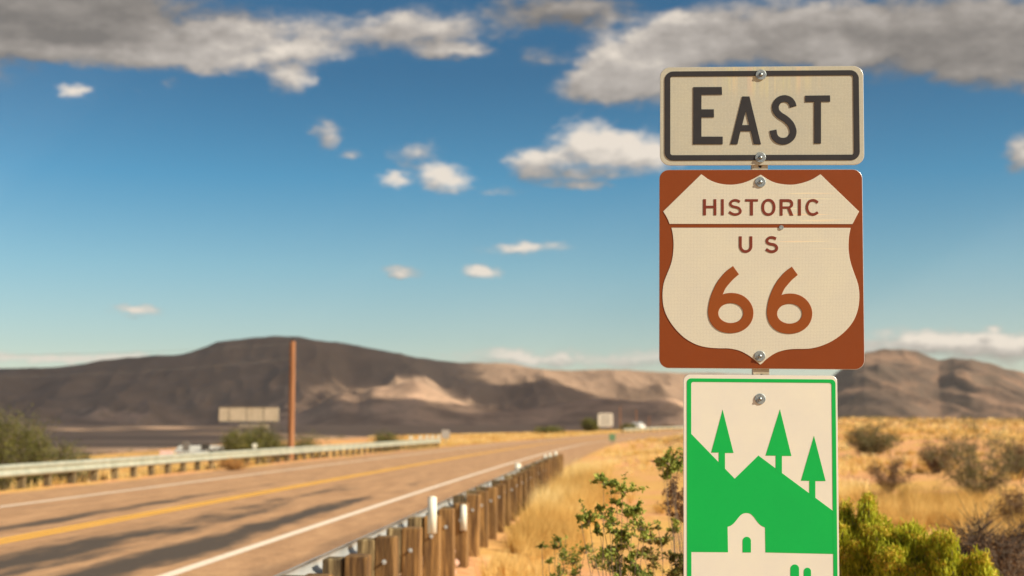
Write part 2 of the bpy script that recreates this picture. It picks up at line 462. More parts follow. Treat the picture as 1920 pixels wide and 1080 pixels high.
def build_road():
    m, t, b = mat_base('asphalt', 0.85, 0, 0.3)
    uv = t.n('ShaderNodeUVMap').outputs[0]
    sp = t.n('ShaderNodeSeparateXYZ'); t.set(sp, 0, uv)
    tt, ss = sp.outputs[0], sp.outputs[1]
    P = t.n('ShaderNodeNewGeometry').outputs['Position']
    agg = t.noise(P, 55, 3, 0.7)
    mott = t.m('MULTIPLY_ADD', t.noise(t.comb(t.m('MULTIPLY', tt, 2.4), t.m('MULTIPLY', ss, 0.35), 0.0), 1.0, 6, 0.7), 0.6, t.m('MULTIPLY', t.noise(P, 3.0, 5, 0.7), 0.4))
    base = t.ramp(t.m('MULTIPLY_ADD', agg, 0.5, t.m('MULTIPLY', mott, 0.5)), [(0.38, (0.21, 0.118, 0.062)), (0.48, (0.39, 0.222, 0.112)), (0.60, (0.58, 0.350, 0.185))])
    # dark strips along the lanes that break up along the way
    wob = t.m('MULTIPLY', t.m('SUBTRACT', t.noise(t.comb(0.0, ss, 0.0), 0.12, 3, 0.5), 0.5), 0.9)
    tw = t.m('ADD', tt, wob)
    dark = None
    for c, wd, amt in ((2.75, 0.70, 1.0), (1.35, 0.95, 1.0), (-0.95, 0.55, 0.95), (-2.7, 0.5, 0.25), (4.5, 0.45, 0.35)):
        bell = t.m('SUBTRACT', 1.0, t.m('DIVIDE', t.m('ABSOLUTE', t.m('SUBTRACT', tw, c)), wd), clamp=True)
        q = t.comb(t.m('MULTIPLY', tt, 1.3), t.m('MULTIPLY', ss, 0.23), c)
        br = t.noise(q, 1.0, 6, 0.66)
        k = t.smooth(t.m('ADD', t.m('MULTIPLY', bell, 0.50), t.m('ADD', t.m('MULTIPLY', br, 1.5), t.m('MULTIPLY_ADD', t.smooth(ss, 16, 46), -0.42, t.m('MULTIPLY_ADD', t.smooth(ss, 12, 22), -0.12, 0.12)))), 0.82, 1.22)
        k = t.m('MULTIPLY', t.m('MULTIPLY', k, amt), t.smooth(bell, 0.0, 0.3))
        dark = k if dark is None else t.m('MAXIMUM', dark, k)
    fade = t.m('SUBTRACT', 1.0, t.m('MULTIPLY', t.smooth(ss, 24, 85), 0.85))
    dark = t.m('MULTIPLY', dark, fade)
    dark_col = t.ramp(agg, [(0.3, (0.035, 0.030, 0.026)), (0.7, (0.095, 0.073, 0.056))])
    c = t.mix(t.m('MULTIPLY', dark, 0.97), base, dark_col)
    t.set(b, 'Base Color', c)
    bn = t.n('ShaderNodeBump'); bn.inputs['Strength'].default_value = 0.5; bn.inputs['Distance'].default_value = 0.01
    t.set(bn, 'Height', agg); t.set(b, 'Normal', bn.outputs[0])
    road = strip('road', -5.9, 6.0, 0.0, -30, 620, m, nt=14, kind='structure', label='two-lane tan asphalt highway bending right over a low crest')
    def paint(name, c1, c2, wear):
        m, t, b = mat_base(name, 0.7, 0, 0.3)
        P = t.n('ShaderNodeNewGeometry').outputs['Position']
        f = t.smooth(t.noise(P, 7, 5, 0.7), wear, wear + 0.12)
        t.set(b, 'Base Color', t.mix(f, c1, c2)); return m
    wm = paint('white_road_paint', (0.80, 0.68, 0.55), (0.54, 0.40, 0.28), 0.56)
    ym = paint('yellow_road_paint', (0.80, 0.42, 0.045), (0.55, 0.28, 0.06), 0.58)
    strip('edge_line', 3.44, 3.60, 0.004, -30, 620, wm, road, label='white edge line on the near side')
    strip('edge_line', -3.56, -3.38, 0.004, -30, 620, wm, road, label='white edge line on the far side')
    strip('centre_line', -0.19, -0.04, 0.004, -30, 620, ym, road)
    strip('centre_line', 0.04, 0.19, 0.004, -30, 620, ym, road)

def build_mountains():
    def hill_mat(name, stops, veg_and_shade, far=False):
        m, t, b = mat_base(name, 0.95, 0, 0.1)
        P = t.n('ShaderNodeNewGeometry').outputs['Position']
        f = t.noise(t.v('MULTIPLY', P, (1.0, 0.55, 1.6)), 0.0085, 6, 0.58)
        c = t.ramp(f, stops)
        v = t.smooth(t.noise(P, 0.03, 6, 0.75), 0.46, 0.64)
        c = t.mix(t.m('MULTIPLY', v, 0.55), c, veg_and_shade)
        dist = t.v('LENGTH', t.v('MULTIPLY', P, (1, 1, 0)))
        if far: c = t.mix(t.m('MULTIPLY', t.smooth(dist, 3250, 3650), 0.72), c, veg_and_shade)  # far band dimmed in colour, standing in for dappled cloud shade
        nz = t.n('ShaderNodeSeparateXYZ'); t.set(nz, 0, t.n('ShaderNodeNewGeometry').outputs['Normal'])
        c = t.mix(t.m('MULTIPLY', t.smooth(t.m('ABSOLUTE', nz.outputs[2]), 0.985, 0.86), 0.6), c, veg_and_shade)  # steeper slopes darkened: shade of the folds put into the colour
        t.set(b, 'Base Color', c)
        bn = t.n('ShaderNodeBump'); bn.inputs['Strength'].default_value = 0.7; bn.inputs['Distance'].default_value = 12
        t.set(bn, 'Height', t.noise(P, 0.02, 6, 0.65)); t.set(b, 'Normal', bn.outputs[0])
        return m
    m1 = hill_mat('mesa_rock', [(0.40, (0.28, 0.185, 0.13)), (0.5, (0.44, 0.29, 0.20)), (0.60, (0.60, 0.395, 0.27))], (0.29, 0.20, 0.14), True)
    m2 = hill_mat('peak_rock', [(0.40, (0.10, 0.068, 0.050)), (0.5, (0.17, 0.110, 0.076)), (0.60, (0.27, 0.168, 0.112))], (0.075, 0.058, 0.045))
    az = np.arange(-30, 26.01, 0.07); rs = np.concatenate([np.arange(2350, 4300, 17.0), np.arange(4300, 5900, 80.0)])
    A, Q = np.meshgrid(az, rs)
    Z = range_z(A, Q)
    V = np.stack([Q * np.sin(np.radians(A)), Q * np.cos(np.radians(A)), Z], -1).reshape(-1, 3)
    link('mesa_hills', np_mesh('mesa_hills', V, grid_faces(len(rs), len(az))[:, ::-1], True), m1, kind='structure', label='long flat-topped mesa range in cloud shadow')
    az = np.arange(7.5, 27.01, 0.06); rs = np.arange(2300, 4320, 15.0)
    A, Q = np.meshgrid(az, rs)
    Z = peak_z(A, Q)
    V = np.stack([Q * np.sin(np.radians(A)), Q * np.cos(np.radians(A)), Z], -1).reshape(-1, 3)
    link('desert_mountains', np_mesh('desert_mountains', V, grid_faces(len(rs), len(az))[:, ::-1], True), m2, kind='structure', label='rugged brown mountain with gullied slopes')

def build_haze():
    m = bpy.data.materials.new('thin_desert_air'); m.use_nodes = True
    t = NT(m.node_tree)
    v = t.n('ShaderNodeVolumePrincipled'); v.inputs['Color'].default_value = (0.93, 0.90, 0.89, 1); v.inputs['Density'].default_value = 3.6e-5; v.inputs['Anisotropy'].default_value = 0.0
    o = t.n('ShaderNodeOutputMaterial'); t.t.links.new(v.outputs[0], o.inputs['Volume'])
    bm = bmesh.new(); add_box(bm, (0, 0, 132), (18400, 18400, 336))
    link('haze', bm_mesh('haze', bm), m, kind='stuff', label='thin dusty desert air over the whole valley')
build_ground(); build_road(); build_mountains(); build_haze()

# ------------------------------------------------------------------ the route sign
# outlines of the letters and emblems in mm, on the common plane of the three plates
ART = {
  'E': [[[-201.1,557],[-114.4,556.9],[-114,532.8],[-176.5,532.7],[-176.6,488],[-138.7,487.8],[-138.7,462.7],[-176.7,462.9],[-176.8,403.7],[-112.1,403.4],[-112.7,379.4],[-201.8,379.7]]],
  'A': [[[-89.2,379.3],[-52.9,527.1],[-31,526.9],[2.7,379],[-18.9,379.1],[-27.8,419.4],[-59,419.5],[-68.1,379.2]],[[-42.7,481.2],[-32.1,438.4],[-53.3,438.5]]],
  'S': [[[110.5,496.9],[109.9,499],[109.4,501.3],[108.7,504.1],[107.7,507.4],[106.1,510.8],[104.3,513.8],[102.3,516.6],[100,519.4],[97.2,522],[94,524.4],[90.6,526.3],[87,527.8],[83.1,529.1],[79,530],[74.6,530.4],[70.2,530.1],[66,529.4],[61.8,528.2],[57.8,526.7],[54,524.6],[50.4,522],[47.3,519.1],[44.7,516],[42.6,513],[40.8,509.9],[39.3,506.8],[38,503.4],[37.1,499.9],[36.5,496.3],[36.4,492.7],[36.6,489],[37.1,485.3],[38,481.5],[39.3,477.6],[41.2,473.7],[43.6,470.1],[46.2,466.9],[49,463.9],[51.9,461.3],[54.9,458.6],[58.4,456.1],[61.9,453.9],[65,452.1],[67.7,450.4],[70.1,448.7],[72.7,446.5],[75.4,444],[78,441.5],[80.3,439.1],[82.2,436.8],[83.7,434.6],[85,432.4],[86.1,430.2],[87.1,427.9],[87.9,425.6],[88.5,423.4],[88.9,421.3],[89.2,419.2],[89.3,417.2],[89.2,415.4],[89,413.8],[88.6,412.2],[88.1,410.7],[87.5,409.4],[86.7,408],[85.6,406.5],[84.1,404.9],[82.5,403.4],[80.9,402.1],[79.3,401.1],[77.5,400.3],[75.4,399.6],[73.2,399],[71.1,398.7],[69.1,398.6],[67,398.7],[64.6,399.2],[62.3,399.8],[60.2,400.6],[58.6,401.5],[57.2,402.5],[55.8,403.7],[54.7,405],[53.6,406.6],[52.7,408.3],[52,410.2],[51.4,412.9],[50.8,416.4],[50.3,420.4],[49.6,424.3],[29.3,420.5],[30,416.9],[30.5,413],[31.2,408.8],[32.3,404.2],[33.9,399.6],[36,395.6],[38.5,392],[41.3,388.7],[44.4,385.9],[48,383.4],[51.8,381.3],[56,379.7],[60.2,378.6],[64.4,377.8],[68.7,377.5],[72.9,377.7],[77.1,378.3],[81.2,379.4],[85.1,380.8],[88.8,382.5],[92.4,384.7],[95.7,387.3],[98.7,390.1],[101.3,393],[103.6,396.1],[105.5,399.4],[107.1,402.8],[108.3,406.4],[109.1,409.9],[109.6,413.6],[109.8,417.3],[109.7,421.1],[109.2,424.8],[108.5,428.5],[107.4,432.1],[106.2,435.7],[104.7,439.2],[103,442.8],[100.9,446.3],[98.4,449.8],[95.6,453.2],[92.5,456.5],[89.3,459.7],[86,462.6],[82.6,465.4],[79,468.1],[75.4,470.3],[72.3,472.2],[69.7,473.7],[67.6,475.3],[65.4,477.2],[63.3,479.2],[61.4,481.1],[60,482.9],[59,484.4],[58.3,485.8],[57.7,487.5],[57.3,489.3],[57.1,491.2],[57,492.9],[57,494.3],[57.2,495.6],[57.6,496.8],[58.1,498.2],[58.8,499.6],[59.8,501.3],[61,503],[62.2,504.5],[63.4,505.6],[64.5,506.5],[66.1,507.3],[68.1,508.1],[70.4,508.7],[72.6,509.1],[74.4,509.2],[76,509.1],[77.8,508.7],[79.7,508],[81.6,507.2],[83.1,506.4],[84.2,505.6],[85.2,504.6],[86.2,503.3],[87.3,501.9],[88.1,500.6],[88.5,499.6],[88.9,498.3],[89.4,496.4],[89.9,494],[90.6,491.4]]],
  'T': [[[136.5,528.3],[211.2,529],[211.3,509.1],[183.8,509],[182.5,380.7],[162.1,380.5],[163.2,508.7],[136.4,508.6]]],
  'H': [[[-172.2,210.8],[-163.3,210.8],[-163.4,190.9],[-140.5,190.9],[-140.5,210.8],[-132.1,210.8],[-132.2,161.6],[-140.6,161.6],[-140.6,183.1],[-163.4,183.1],[-163.4,161.6],[-172.4,161.6]]],
  'I': [[[-117.9,210.8],[-109.7,210.8],[-109.9,161.6],[-118,161.6]]],
  'S2': [[[-59.7,205.5],[-61.2,206.4],[-62.6,207.4],[-64.3,208.4],[-66.3,209.4],[-68.4,210.1],[-70.6,210.7],[-72.9,211.1],[-75.3,211.3],[-77.7,211.2],[-80,210.8],[-82.3,210.2],[-84.5,209.3],[-86.5,208.2],[-88.4,206.8],[-90,205.3],[-91.4,203.7],[-92.5,201.9],[-93.2,200.1],[-93.6,198.1],[-93.7,196.1],[-93.4,194.2],[-92.8,192.3],[-91.7,190.3],[-90.2,188.6],[-88.3,187.1],[-86.3,186],[-84.2,185],[-82,184.2],[-79.6,183.5],[-77.3,183.1],[-75.1,182.7],[-73.2,182.2],[-71.2,181.6],[-69.4,181],[-67.9,180.4],[-66.9,179.7],[-66,178.8],[-65,177.6],[-64.3,176.4],[-63.9,175.3],[-63.7,174.5],[-63.7,173.7],[-63.8,173],[-64.1,172.5],[-64.6,171.7],[-65.6,170.8],[-66.9,170],[-68.3,169.2],[-69.8,168.7],[-71.7,168.3],[-73.6,168],[-75.5,167.9],[-77.3,168],[-79,168.2],[-80.8,168.7],[-82.6,169.4],[-84.7,170.4],[-86.9,171.8],[-89.4,173.4],[-91.9,175],[-95.9,168.5],[-93.5,166.9],[-91,165.3],[-88.4,163.6],[-85.7,162.3],[-83,161.3],[-80.5,160.7],[-78,160.3],[-75.5,160.2],[-72.9,160.3],[-70.3,160.7],[-67.8,161.3],[-65.3,162.1],[-63.1,163.3],[-61,164.7],[-59.1,166.4],[-57.6,168.4],[-56.6,170.7],[-56.1,173.1],[-56.2,175.4],[-56.6,177.7],[-57.5,179.9],[-58.8,182],[-60.3,184.1],[-62.3,185.9],[-64.5,187.3],[-66.8,188.2],[-69,189],[-71.1,189.6],[-73.5,190.2],[-75.8,190.7],[-77.9,191.1],[-79.6,191.6],[-81.3,192.2],[-82.9,192.9],[-84.2,193.7],[-85.1,194.3],[-85.5,194.8],[-85.8,195.4],[-86,196],[-86.1,196.7],[-86.1,197.2],[-86,197.8],[-85.7,198.4],[-85.3,199],[-84.6,199.9],[-83.6,200.8],[-82.5,201.6],[-81.3,202.3],[-80,202.8],[-78.5,203.2],[-76.9,203.5],[-75.4,203.6],[-73.9,203.5],[-72.3,203.2],[-70.6,202.7],[-69.1,202.2],[-67.9,201.6],[-66.7,200.8],[-65.3,199.9],[-63.8,199]]],
  'T2': [[[-45.5,210.7],[-7.2,210.7],[-7.3,203.5],[-22.2,203.5],[-22.4,161.1],[-31.3,161.1],[-31.1,203.5],[-45.5,203.5]]],
  'O': [[[45,185.8],[44.5,179.2],[43,173.7],[40.7,169],[37.5,165.1],[33.6,162.3],[29.1,160.5],[23.8,159.9],[18.4,160.5],[13.9,162.3],[10.1,165.1],[7,169],[4.7,173.7],[3.3,179.2],[2.8,185.8],[3.4,192.5],[4.8,198],[7.2,202.7],[10.3,206.6],[14.2,209.4],[18.7,211.2],[24.1,211.8],[29.5,211.2],[33.9,209.4],[37.8,206.5],[40.9,202.7],[43.2,198],[44.6,192.4]],[[36.6,185.8],[36.3,181.2],[35.4,177.4],[34,174.1],[32.1,171.5],[29.7,169.5],[27,168.3],[23.8,167.9],[20.6,168.3],[17.9,169.5],[15.6,171.5],[13.7,174.1],[12.4,177.4],[11.5,181.3],[11.3,185.8],[11.6,190.4],[12.5,194.3],[13.9,197.5],[15.8,200.2],[18.1,202.2],[20.8,203.4],[24,203.8],[27.3,203.4],[30,202.2],[32.3,200.2],[34.1,197.5],[35.5,194.2],[36.3,190.4]]],
  'R': [[[58.1,210.6],[84,210.6],[86,210.2],[88,209.9],[89.9,209.5],[91.6,208.7],[93.1,207.6],[94.6,206.1],[95.8,204.5],[96.7,202.9],[97.4,201.2],[97.8,199.4],[97.9,197.5],[98,195.7],[97.9,193.9],[97.6,192],[97.1,190.2],[96.3,188.5],[94.9,187],[93.2,185.6],[91.3,184.2],[89.5,182.8],[98.2,160.7],[88.3,160.7],[80.4,181.4],[66.2,181.4],[66.1,160.7],[57.8,160.7]],[[66.4,202.3],[84,202.3],[85.7,201.7],[87.5,201],[88.8,200.1],[89.6,198.8],[89.9,197.1],[89.9,195.5],[89.6,193.8],[89.1,192.2],[88.2,190.8],[86.8,189.8],[85.1,189.2],[83.3,188.6],[66.3,188.6]]],
  'I2': [[[112.6,210.6],[121.3,210.6],[120.9,160.7],[112.2,160.7]]],
  'C': [[[174.1,202.6],[172.9,203.7],[171.7,204.9],[170.3,206.2],[168.6,207.6],[166.7,208.7],[164.8,209.6],[162.8,210.3],[160.6,210.8],[158.4,211.1],[156.1,211.1],[153.8,210.9],[151.4,210.4],[148.9,209.7],[146.4,208.7],[144.1,207.2],[142.1,205.3],[140.5,203.2],[139.2,201],[138,198.8],[137.1,196.7],[136.3,194.5],[135.7,192.2],[135.2,189.9],[134.9,187.5],[134.8,185.2],[134.9,182.9],[135.1,180.6],[135.6,178.4],[136.2,176.2],[137,174],[137.9,172],[138.9,169.9],[140.3,167.8],[141.8,165.9],[143.8,164.1],[146,162.7],[148.3,161.6],[150.8,160.8],[153.2,160.2],[155.6,159.9],[158,159.9],[160.3,160.3],[162.5,160.9],[164.4,161.7],[166.2,162.5],[168,163.4],[169.6,164.5],[171.1,165.6],[172.3,166.7],[173.6,167.6],[168.8,174.2],[167.5,173.2],[166.2,172.2],[165,171.2],[163.9,170.5],[162.8,169.9],[161.4,169.3],[160,168.8],[158.6,168.4],[157.3,168.1],[156.1,168.1],[154.7,168.3],[153,168.7],[151.3,169.3],[149.8,170],[148.7,170.7],[147.7,171.6],[146.8,172.7],[145.9,174.1],[145.1,175.7],[144.4,177.3],[143.9,178.8],[143.4,180.4],[143.1,182],[142.9,183.6],[142.9,185.2],[142.9,186.9],[143.2,188.6],[143.5,190.3],[144,191.9],[144.6,193.6],[145.3,195.3],[146.2,197],[147.1,198.5],[148,199.8],[149,200.6],[150,201.3],[151.5,201.9],[153.1,202.4],[154.9,202.7],[156.4,202.9],[157.8,202.9],[159.1,202.7],[160.4,202.3],[161.8,201.9],[163,201.3],[164,200.7],[165,199.9],[166.2,198.8],[167.4,197.6],[168.8,196.4]]],
  'U': [[[-64.8,97.4],[-64.8,94.3],[-64.8,91.2],[-64.9,88.2],[-64.9,85.1],[-64.9,82.1],[-64.9,79],[-65,75.8],[-65,72.6],[-65,69.5],[-64.8,66.8],[-64.6,64.5],[-64.2,62.5],[-63.6,60.8],[-62.9,59.1],[-62.1,57.6],[-61.1,55.9],[-60,54.3],[-58.6,52.7],[-57,51.2],[-55.2,49.8],[-53.3,48.8],[-51.3,48.1],[-49.2,47.5],[-47.1,47.2],[-45.1,47.1],[-43,47.2],[-40.9,47.5],[-38.8,48.1],[-36.8,48.8],[-34.8,49.8],[-33,51.1],[-31.3,52.6],[-29.8,54.2],[-28.5,55.9],[-27.3,57.6],[-26.5,59.3],[-25.8,61.1],[-25.4,62.9],[-25.1,64.8],[-24.9,66.9],[-24.8,69.6],[-24.7,72.6],[-24.8,75.8],[-24.8,79],[-24.8,82.1],[-24.8,85.1],[-24.8,88.2],[-24.8,91.3],[-24.7,94.4],[-24.7,97.4],[-33.2,97.4],[-33.2,94.4],[-33.3,91.3],[-33.3,88.2],[-33.3,85.1],[-33.3,82.1],[-33.3,78.9],[-33.3,75.7],[-33.2,72.6],[-33.3,69.8],[-33.4,67.5],[-33.5,65.7],[-33.7,64.4],[-33.9,63.6],[-34.2,62.8],[-34.7,62],[-35.3,60.9],[-36.2,59.8],[-37.2,58.8],[-38.2,57.9],[-39.1,57.3],[-40.1,56.8],[-41.3,56.3],[-42.5,56],[-43.8,55.8],[-45,55.7],[-46.2,55.8],[-47.5,56],[-48.7,56.3],[-49.8,56.7],[-50.7,57.2],[-51.5,57.8],[-52.4,58.6],[-53.3,59.7],[-54.1,60.8],[-54.7,61.9],[-55.3,62.9],[-55.6,63.8],[-55.9,64.7],[-56.2,65.9],[-56.4,67.6],[-56.5,69.8],[-56.5,72.6],[-56.5,75.7],[-56.4,78.9],[-56.4,82.1],[-56.4,85.1],[-56.3,88.2],[-56.3,91.2],[-56.3,94.3],[-56.3,97.4]]],
  'S3': [[[47.7,93.7],[45.9,94.5],[44,95.5],[42,96.4],[39.9,97.2],[38,97.8],[36.1,98.1],[34.1,98.3],[32.1,98.3],[29.9,98.1],[27.6,97.8],[25.3,97.1],[23.1,96.2],[21,94.9],[19.2,93.4],[17.6,91.8],[16.2,89.9],[15.3,87.8],[14.8,85.6],[14.6,83.5],[14.8,81.4],[15.3,79.4],[16.1,77.5],[17.4,75.7],[19,74.2],[20.8,72.9],[22.8,71.8],[25,70.9],[27.3,70.1],[30.1,69.5],[32.9,69.1],[35.4,68.8],[37.3,68.3],[38.8,67.8],[40.1,67.2],[41.1,66.6],[41.9,65.9],[42.6,65.1],[43.2,64.2],[43.7,63.2],[43.8,62.5],[43.9,61.8],[43.8,61],[43.5,60.2],[43.1,59.5],[42.5,58.7],[41.7,57.9],[40.6,57.2],[39.4,56.6],[38.1,56.1],[36.4,55.7],[34.6,55.4],[32.9,55.3],[31.3,55.4],[29.7,55.7],[28,56.1],[26.4,56.7],[24.7,57.6],[22.8,58.9],[20.6,60.5],[18.4,62],[13.7,54.9],[15.8,53.4],[18,51.9],[20.4,50.3],[22.9,48.9],[25.5,48],[27.9,47.3],[30.4,46.9],[32.8,46.8],[35.3,46.9],[37.9,47.3],[40.4,47.9],[42.7,48.7],[44.9,49.9],[46.9,51.3],[48.6,52.9],[50.1,54.8],[51.2,56.9],[51.9,59.1],[52.2,61.4],[52.1,63.8],[51.6,66.2],[50.6,68.3],[49.3,70.3],[47.8,72.1],[46,73.6],[44.1,74.8],[42,75.7],[39.7,76.5],[36.9,77.2],[34.1,77.6],[31.6,78],[29.6,78.4],[27.9,79],[26.4,79.6],[25.1,80.2],[24.3,80.8],[23.8,81.4],[23.4,81.8],[23.2,82.4],[23.1,82.9],[23,83.5],[23.1,84.3],[23.2,85],[23.5,85.6],[24,86.3],[24.8,87.1],[25.8,88],[26.8,88.6],[27.9,89],[29.3,89.4],[30.9,89.7],[32.4,89.8],[33.7,89.8],[34.8,89.7],[36,89.4],[37.3,89.1],[38.7,88.5],[40.4,87.8],[42.2,86.8],[44.1,85.9]]],
  '6': [[[-83.1,7.3],[-65.3,-18.1],[-69.4,-21.6],[-73.6,-25],[-77.6,-28.5],[-81.5,-32],[-85.1,-35.7],[-88.5,-39.3],[-91.7,-43],[-94.8,-46.7],[-97.9,-50.3],[-100.8,-53.8],[-103.5,-57.5],[-106,-61.3],[-108.2,-65.4],[-110.1,-69.8],[-111.9,-74.2],[-113.8,-78.6],[-111.4,-77.8],[-109.1,-77],[-106.7,-76.3],[-103.8,-75.6],[-100.4,-75.1],[-96.5,-74.6],[-92.5,-74.3],[-88.3,-74.2],[-84,-74.4],[-79.6,-74.7],[-75.1,-75.3],[-70.6,-76.2],[-66.1,-77.4],[-61.6,-79],[-57.2,-80.8],[-53,-83.1],[-48.8,-85.7],[-44.8,-88.7],[-41,-92.1],[-37.5,-95.8],[-34.3,-99.8],[-31.3,-104.1],[-28.7,-108.8],[-26.6,-113.6],[-24.9,-118.6],[-23.7,-123.9],[-22.9,-129.3],[-22.7,-134.8],[-23.1,-140.4],[-23.9,-146.1],[-25.3,-151.8],[-27.3,-157.1],[-29.7,-162.2],[-32.7,-167.2],[-36.2,-171.8],[-40.1,-176.2],[-44.6,-180.2],[-49.6,-184],[-55.1,-187.3],[-61.2,-190.1],[-68,-192.4],[-75.6,-194.1],[-83.4,-195.3],[-91,-195.8],[-98.4,-195.6],[-105.9,-194.7],[-113.1,-193.2],[-119.7,-191.1],[-125.7,-188.4],[-131.2,-185.1],[-136.2,-181.4],[-140.7,-177.4],[-144.6,-173.2],[-147.9,-168.6],[-150.8,-163.8],[-153.2,-158.9],[-155.1,-153.8],[-156.6,-148.4],[-157.6,-143],[-158.3,-137.7],[-158.6,-132.6],[-158.5,-127.7],[-158.1,-122.7],[-157.5,-117.5],[-156.8,-112.1],[-155.8,-106.5],[-154.7,-100.8],[-153.3,-95.1],[-151.8,-89.6],[-150.2,-84.2],[-148.2,-78.7],[-145.9,-72.7],[-143,-65.9],[-139.7,-58.6],[-136.2,-51.3],[-132.5,-44.6],[-128.8,-38.5],[-124.9,-32.9],[-120.9,-27.7],[-116.9,-22.7],[-113.1,-18.2],[-109.3,-14],[-105.4,-10],[-101.3,-6.3],[-97,-2.7],[-92.4,0.7],[-87.7,4]],[[-53.2,-134.9],[-53.9,-140.8],[-56.1,-146.4],[-59.5,-151.6],[-64.1,-156.2],[-69.8,-159.9],[-76.2,-162.7],[-83.2,-164.4],[-90.4,-165.1],[-97.7,-164.5],[-104.6,-162.9],[-111,-160.1],[-116.7,-156.4],[-121.3,-151.9],[-124.7,-146.8],[-126.8,-141.1],[-127.5,-135.3],[-126.7,-129.4],[-124.6,-123.8],[-121.2,-118.6],[-116.5,-114],[-110.9,-110.3],[-104.4,-107.5],[-97.4,-105.8],[-90.2,-105.1],[-82.9,-105.7],[-76,-107.4],[-69.6,-110.1],[-64,-113.8],[-59.4,-118.3],[-56,-123.5],[-53.9,-129.1]]],
  '6b': [[[92.2,5.9],[109.8,-19.4],[105.7,-22.8],[101.5,-26.3],[97.5,-29.8],[93.6,-33.3],[90,-36.9],[86.7,-40.6],[83.4,-44.2],[80.3,-47.9],[77.3,-51.5],[74.4,-55],[71.7,-58.6],[69.2,-62.5],[67,-66.6],[65.1,-70.9],[63.2,-75.3],[61.4,-79.7],[63.7,-78.9],[66,-78.1],[68.4,-77.4],[71.3,-76.8],[74.7,-76.2],[78.5,-75.8],[82.6,-75.4],[86.7,-75.4],[91,-75.5],[95.4,-75.8],[99.8,-76.4],[104.3,-77.3],[108.7,-78.5],[113.2,-80.1],[117.6,-81.9],[121.8,-84.2],[125.9,-86.8],[129.9,-89.8],[133.6,-93.2],[137.1,-96.8],[140.3,-100.8],[143.2,-105.2],[145.8,-109.8],[147.9,-114.6],[149.5,-119.6],[150.8,-124.9],[151.5,-130.3],[151.7,-135.8],[151.3,-141.3],[150.4,-147],[149,-152.7],[147.1,-158],[144.6,-163.1],[141.7,-168],[138.2,-172.7],[134.2,-177],[129.7,-181],[124.8,-184.8],[119.3,-188.1],[113.3,-190.9],[106.4,-193.1],[98.9,-194.9],[91.1,-196.1],[83.6,-196.6],[76.2,-196.4],[68.8,-195.5],[61.6,-193.9],[55.1,-191.9],[49.1,-189.2],[43.7,-185.9],[38.7,-182.2],[34.3,-178.2],[30.4,-174],[27.1,-169.5],[24.2,-164.7],[21.9,-159.8],[20,-154.7],[18.6,-149.3],[17.6,-143.9],[16.9,-138.6],[16.6,-133.6],[16.7,-128.7],[17.1,-123.7],[17.7,-118.5],[18.5,-113.1],[19.5,-107.5],[20.6,-101.8],[22,-96.2],[23.5,-90.7],[25.2,-85.3],[27.1,-79.8],[29.4,-73.8],[32.3,-67],[35.6,-59.7],[39.2,-52.5],[42.9,-45.8],[46.6,-39.8],[50.5,-34.2],[54.5,-28.9],[58.4,-24],[62.3,-19.5],[66.1,-15.3],[69.9,-11.4],[74,-7.6],[78.4,-4],[82.9,-0.7],[87.6,2.6]],[[121.4,-135.9],[120.6,-141.7],[118.5,-147.3],[115,-152.5],[110.4,-157],[104.8,-160.8],[98.4,-163.6],[91.5,-165.3],[84.3,-165.9],[77.1,-165.4],[70.2,-163.7],[63.8,-161],[58.2,-157.3],[53.7,-152.8],[50.3,-147.7],[48.2,-142.1],[47.5,-136.3],[48.3,-130.4],[50.4,-124.8],[53.9,-119.6],[58.5,-115.1],[64.1,-111.3],[70.6,-108.5],[77.5,-106.8],[84.7,-106.2],[91.9,-106.7],[98.8,-108.4],[105.2,-111.1],[110.8,-114.8],[115.3,-119.3],[118.7,-124.5],[120.7,-130.1]]],
  'shield_top': [[[-292.8,173.7],[-177.5,287.3],[-171.5,282.8],[-165.5,278.2],[-159.5,273.8],[-153,269.9],[-146.4,266.6],[-139.5,263.6],[-132.2,261],[-124.5,259],[-116,257.3],[-107,256],[-97.8,255.3],[-88.8,255.1],[-80.1,255.5],[-71.4,256.5],[-63,257.9],[-54.9,259.7],[-47.4,261.9],[-40.3,264.5],[-33.3,267.4],[-26.4,270.6],[-19.4,274.1],[-12.5,277.8],[-5.6,281.8],[1.3,285.6],[7.7,281.2],[14.1,276.7],[20.5,272.4],[27,268.7],[33.3,265.5],[39.5,262.8],[46.1,260.5],[53.5,258.6],[62.2,257],[71.8,255.8],[81.6,255],[90.8,254.8],[99.2,255.2],[107.2,256.2],[114.9,257.6],[122.7,259.4],[130.4,261.6],[138.1,264.1],[145.6,267],[152.9,270.2],[159.9,273.9],[166.6,278],[173.2,282.3],[179.9,286.5],[293.3,172.9],[289.9,166.5],[286.4,160],[283.1,153.6],[279.8,147.3],[276.7,141],[273.5,134.8],[-273.4,135],[-275.8,141.2],[-278.2,147.3],[-281.1,153.7],[-284.7,160.2],[-288.7,166.9]]],
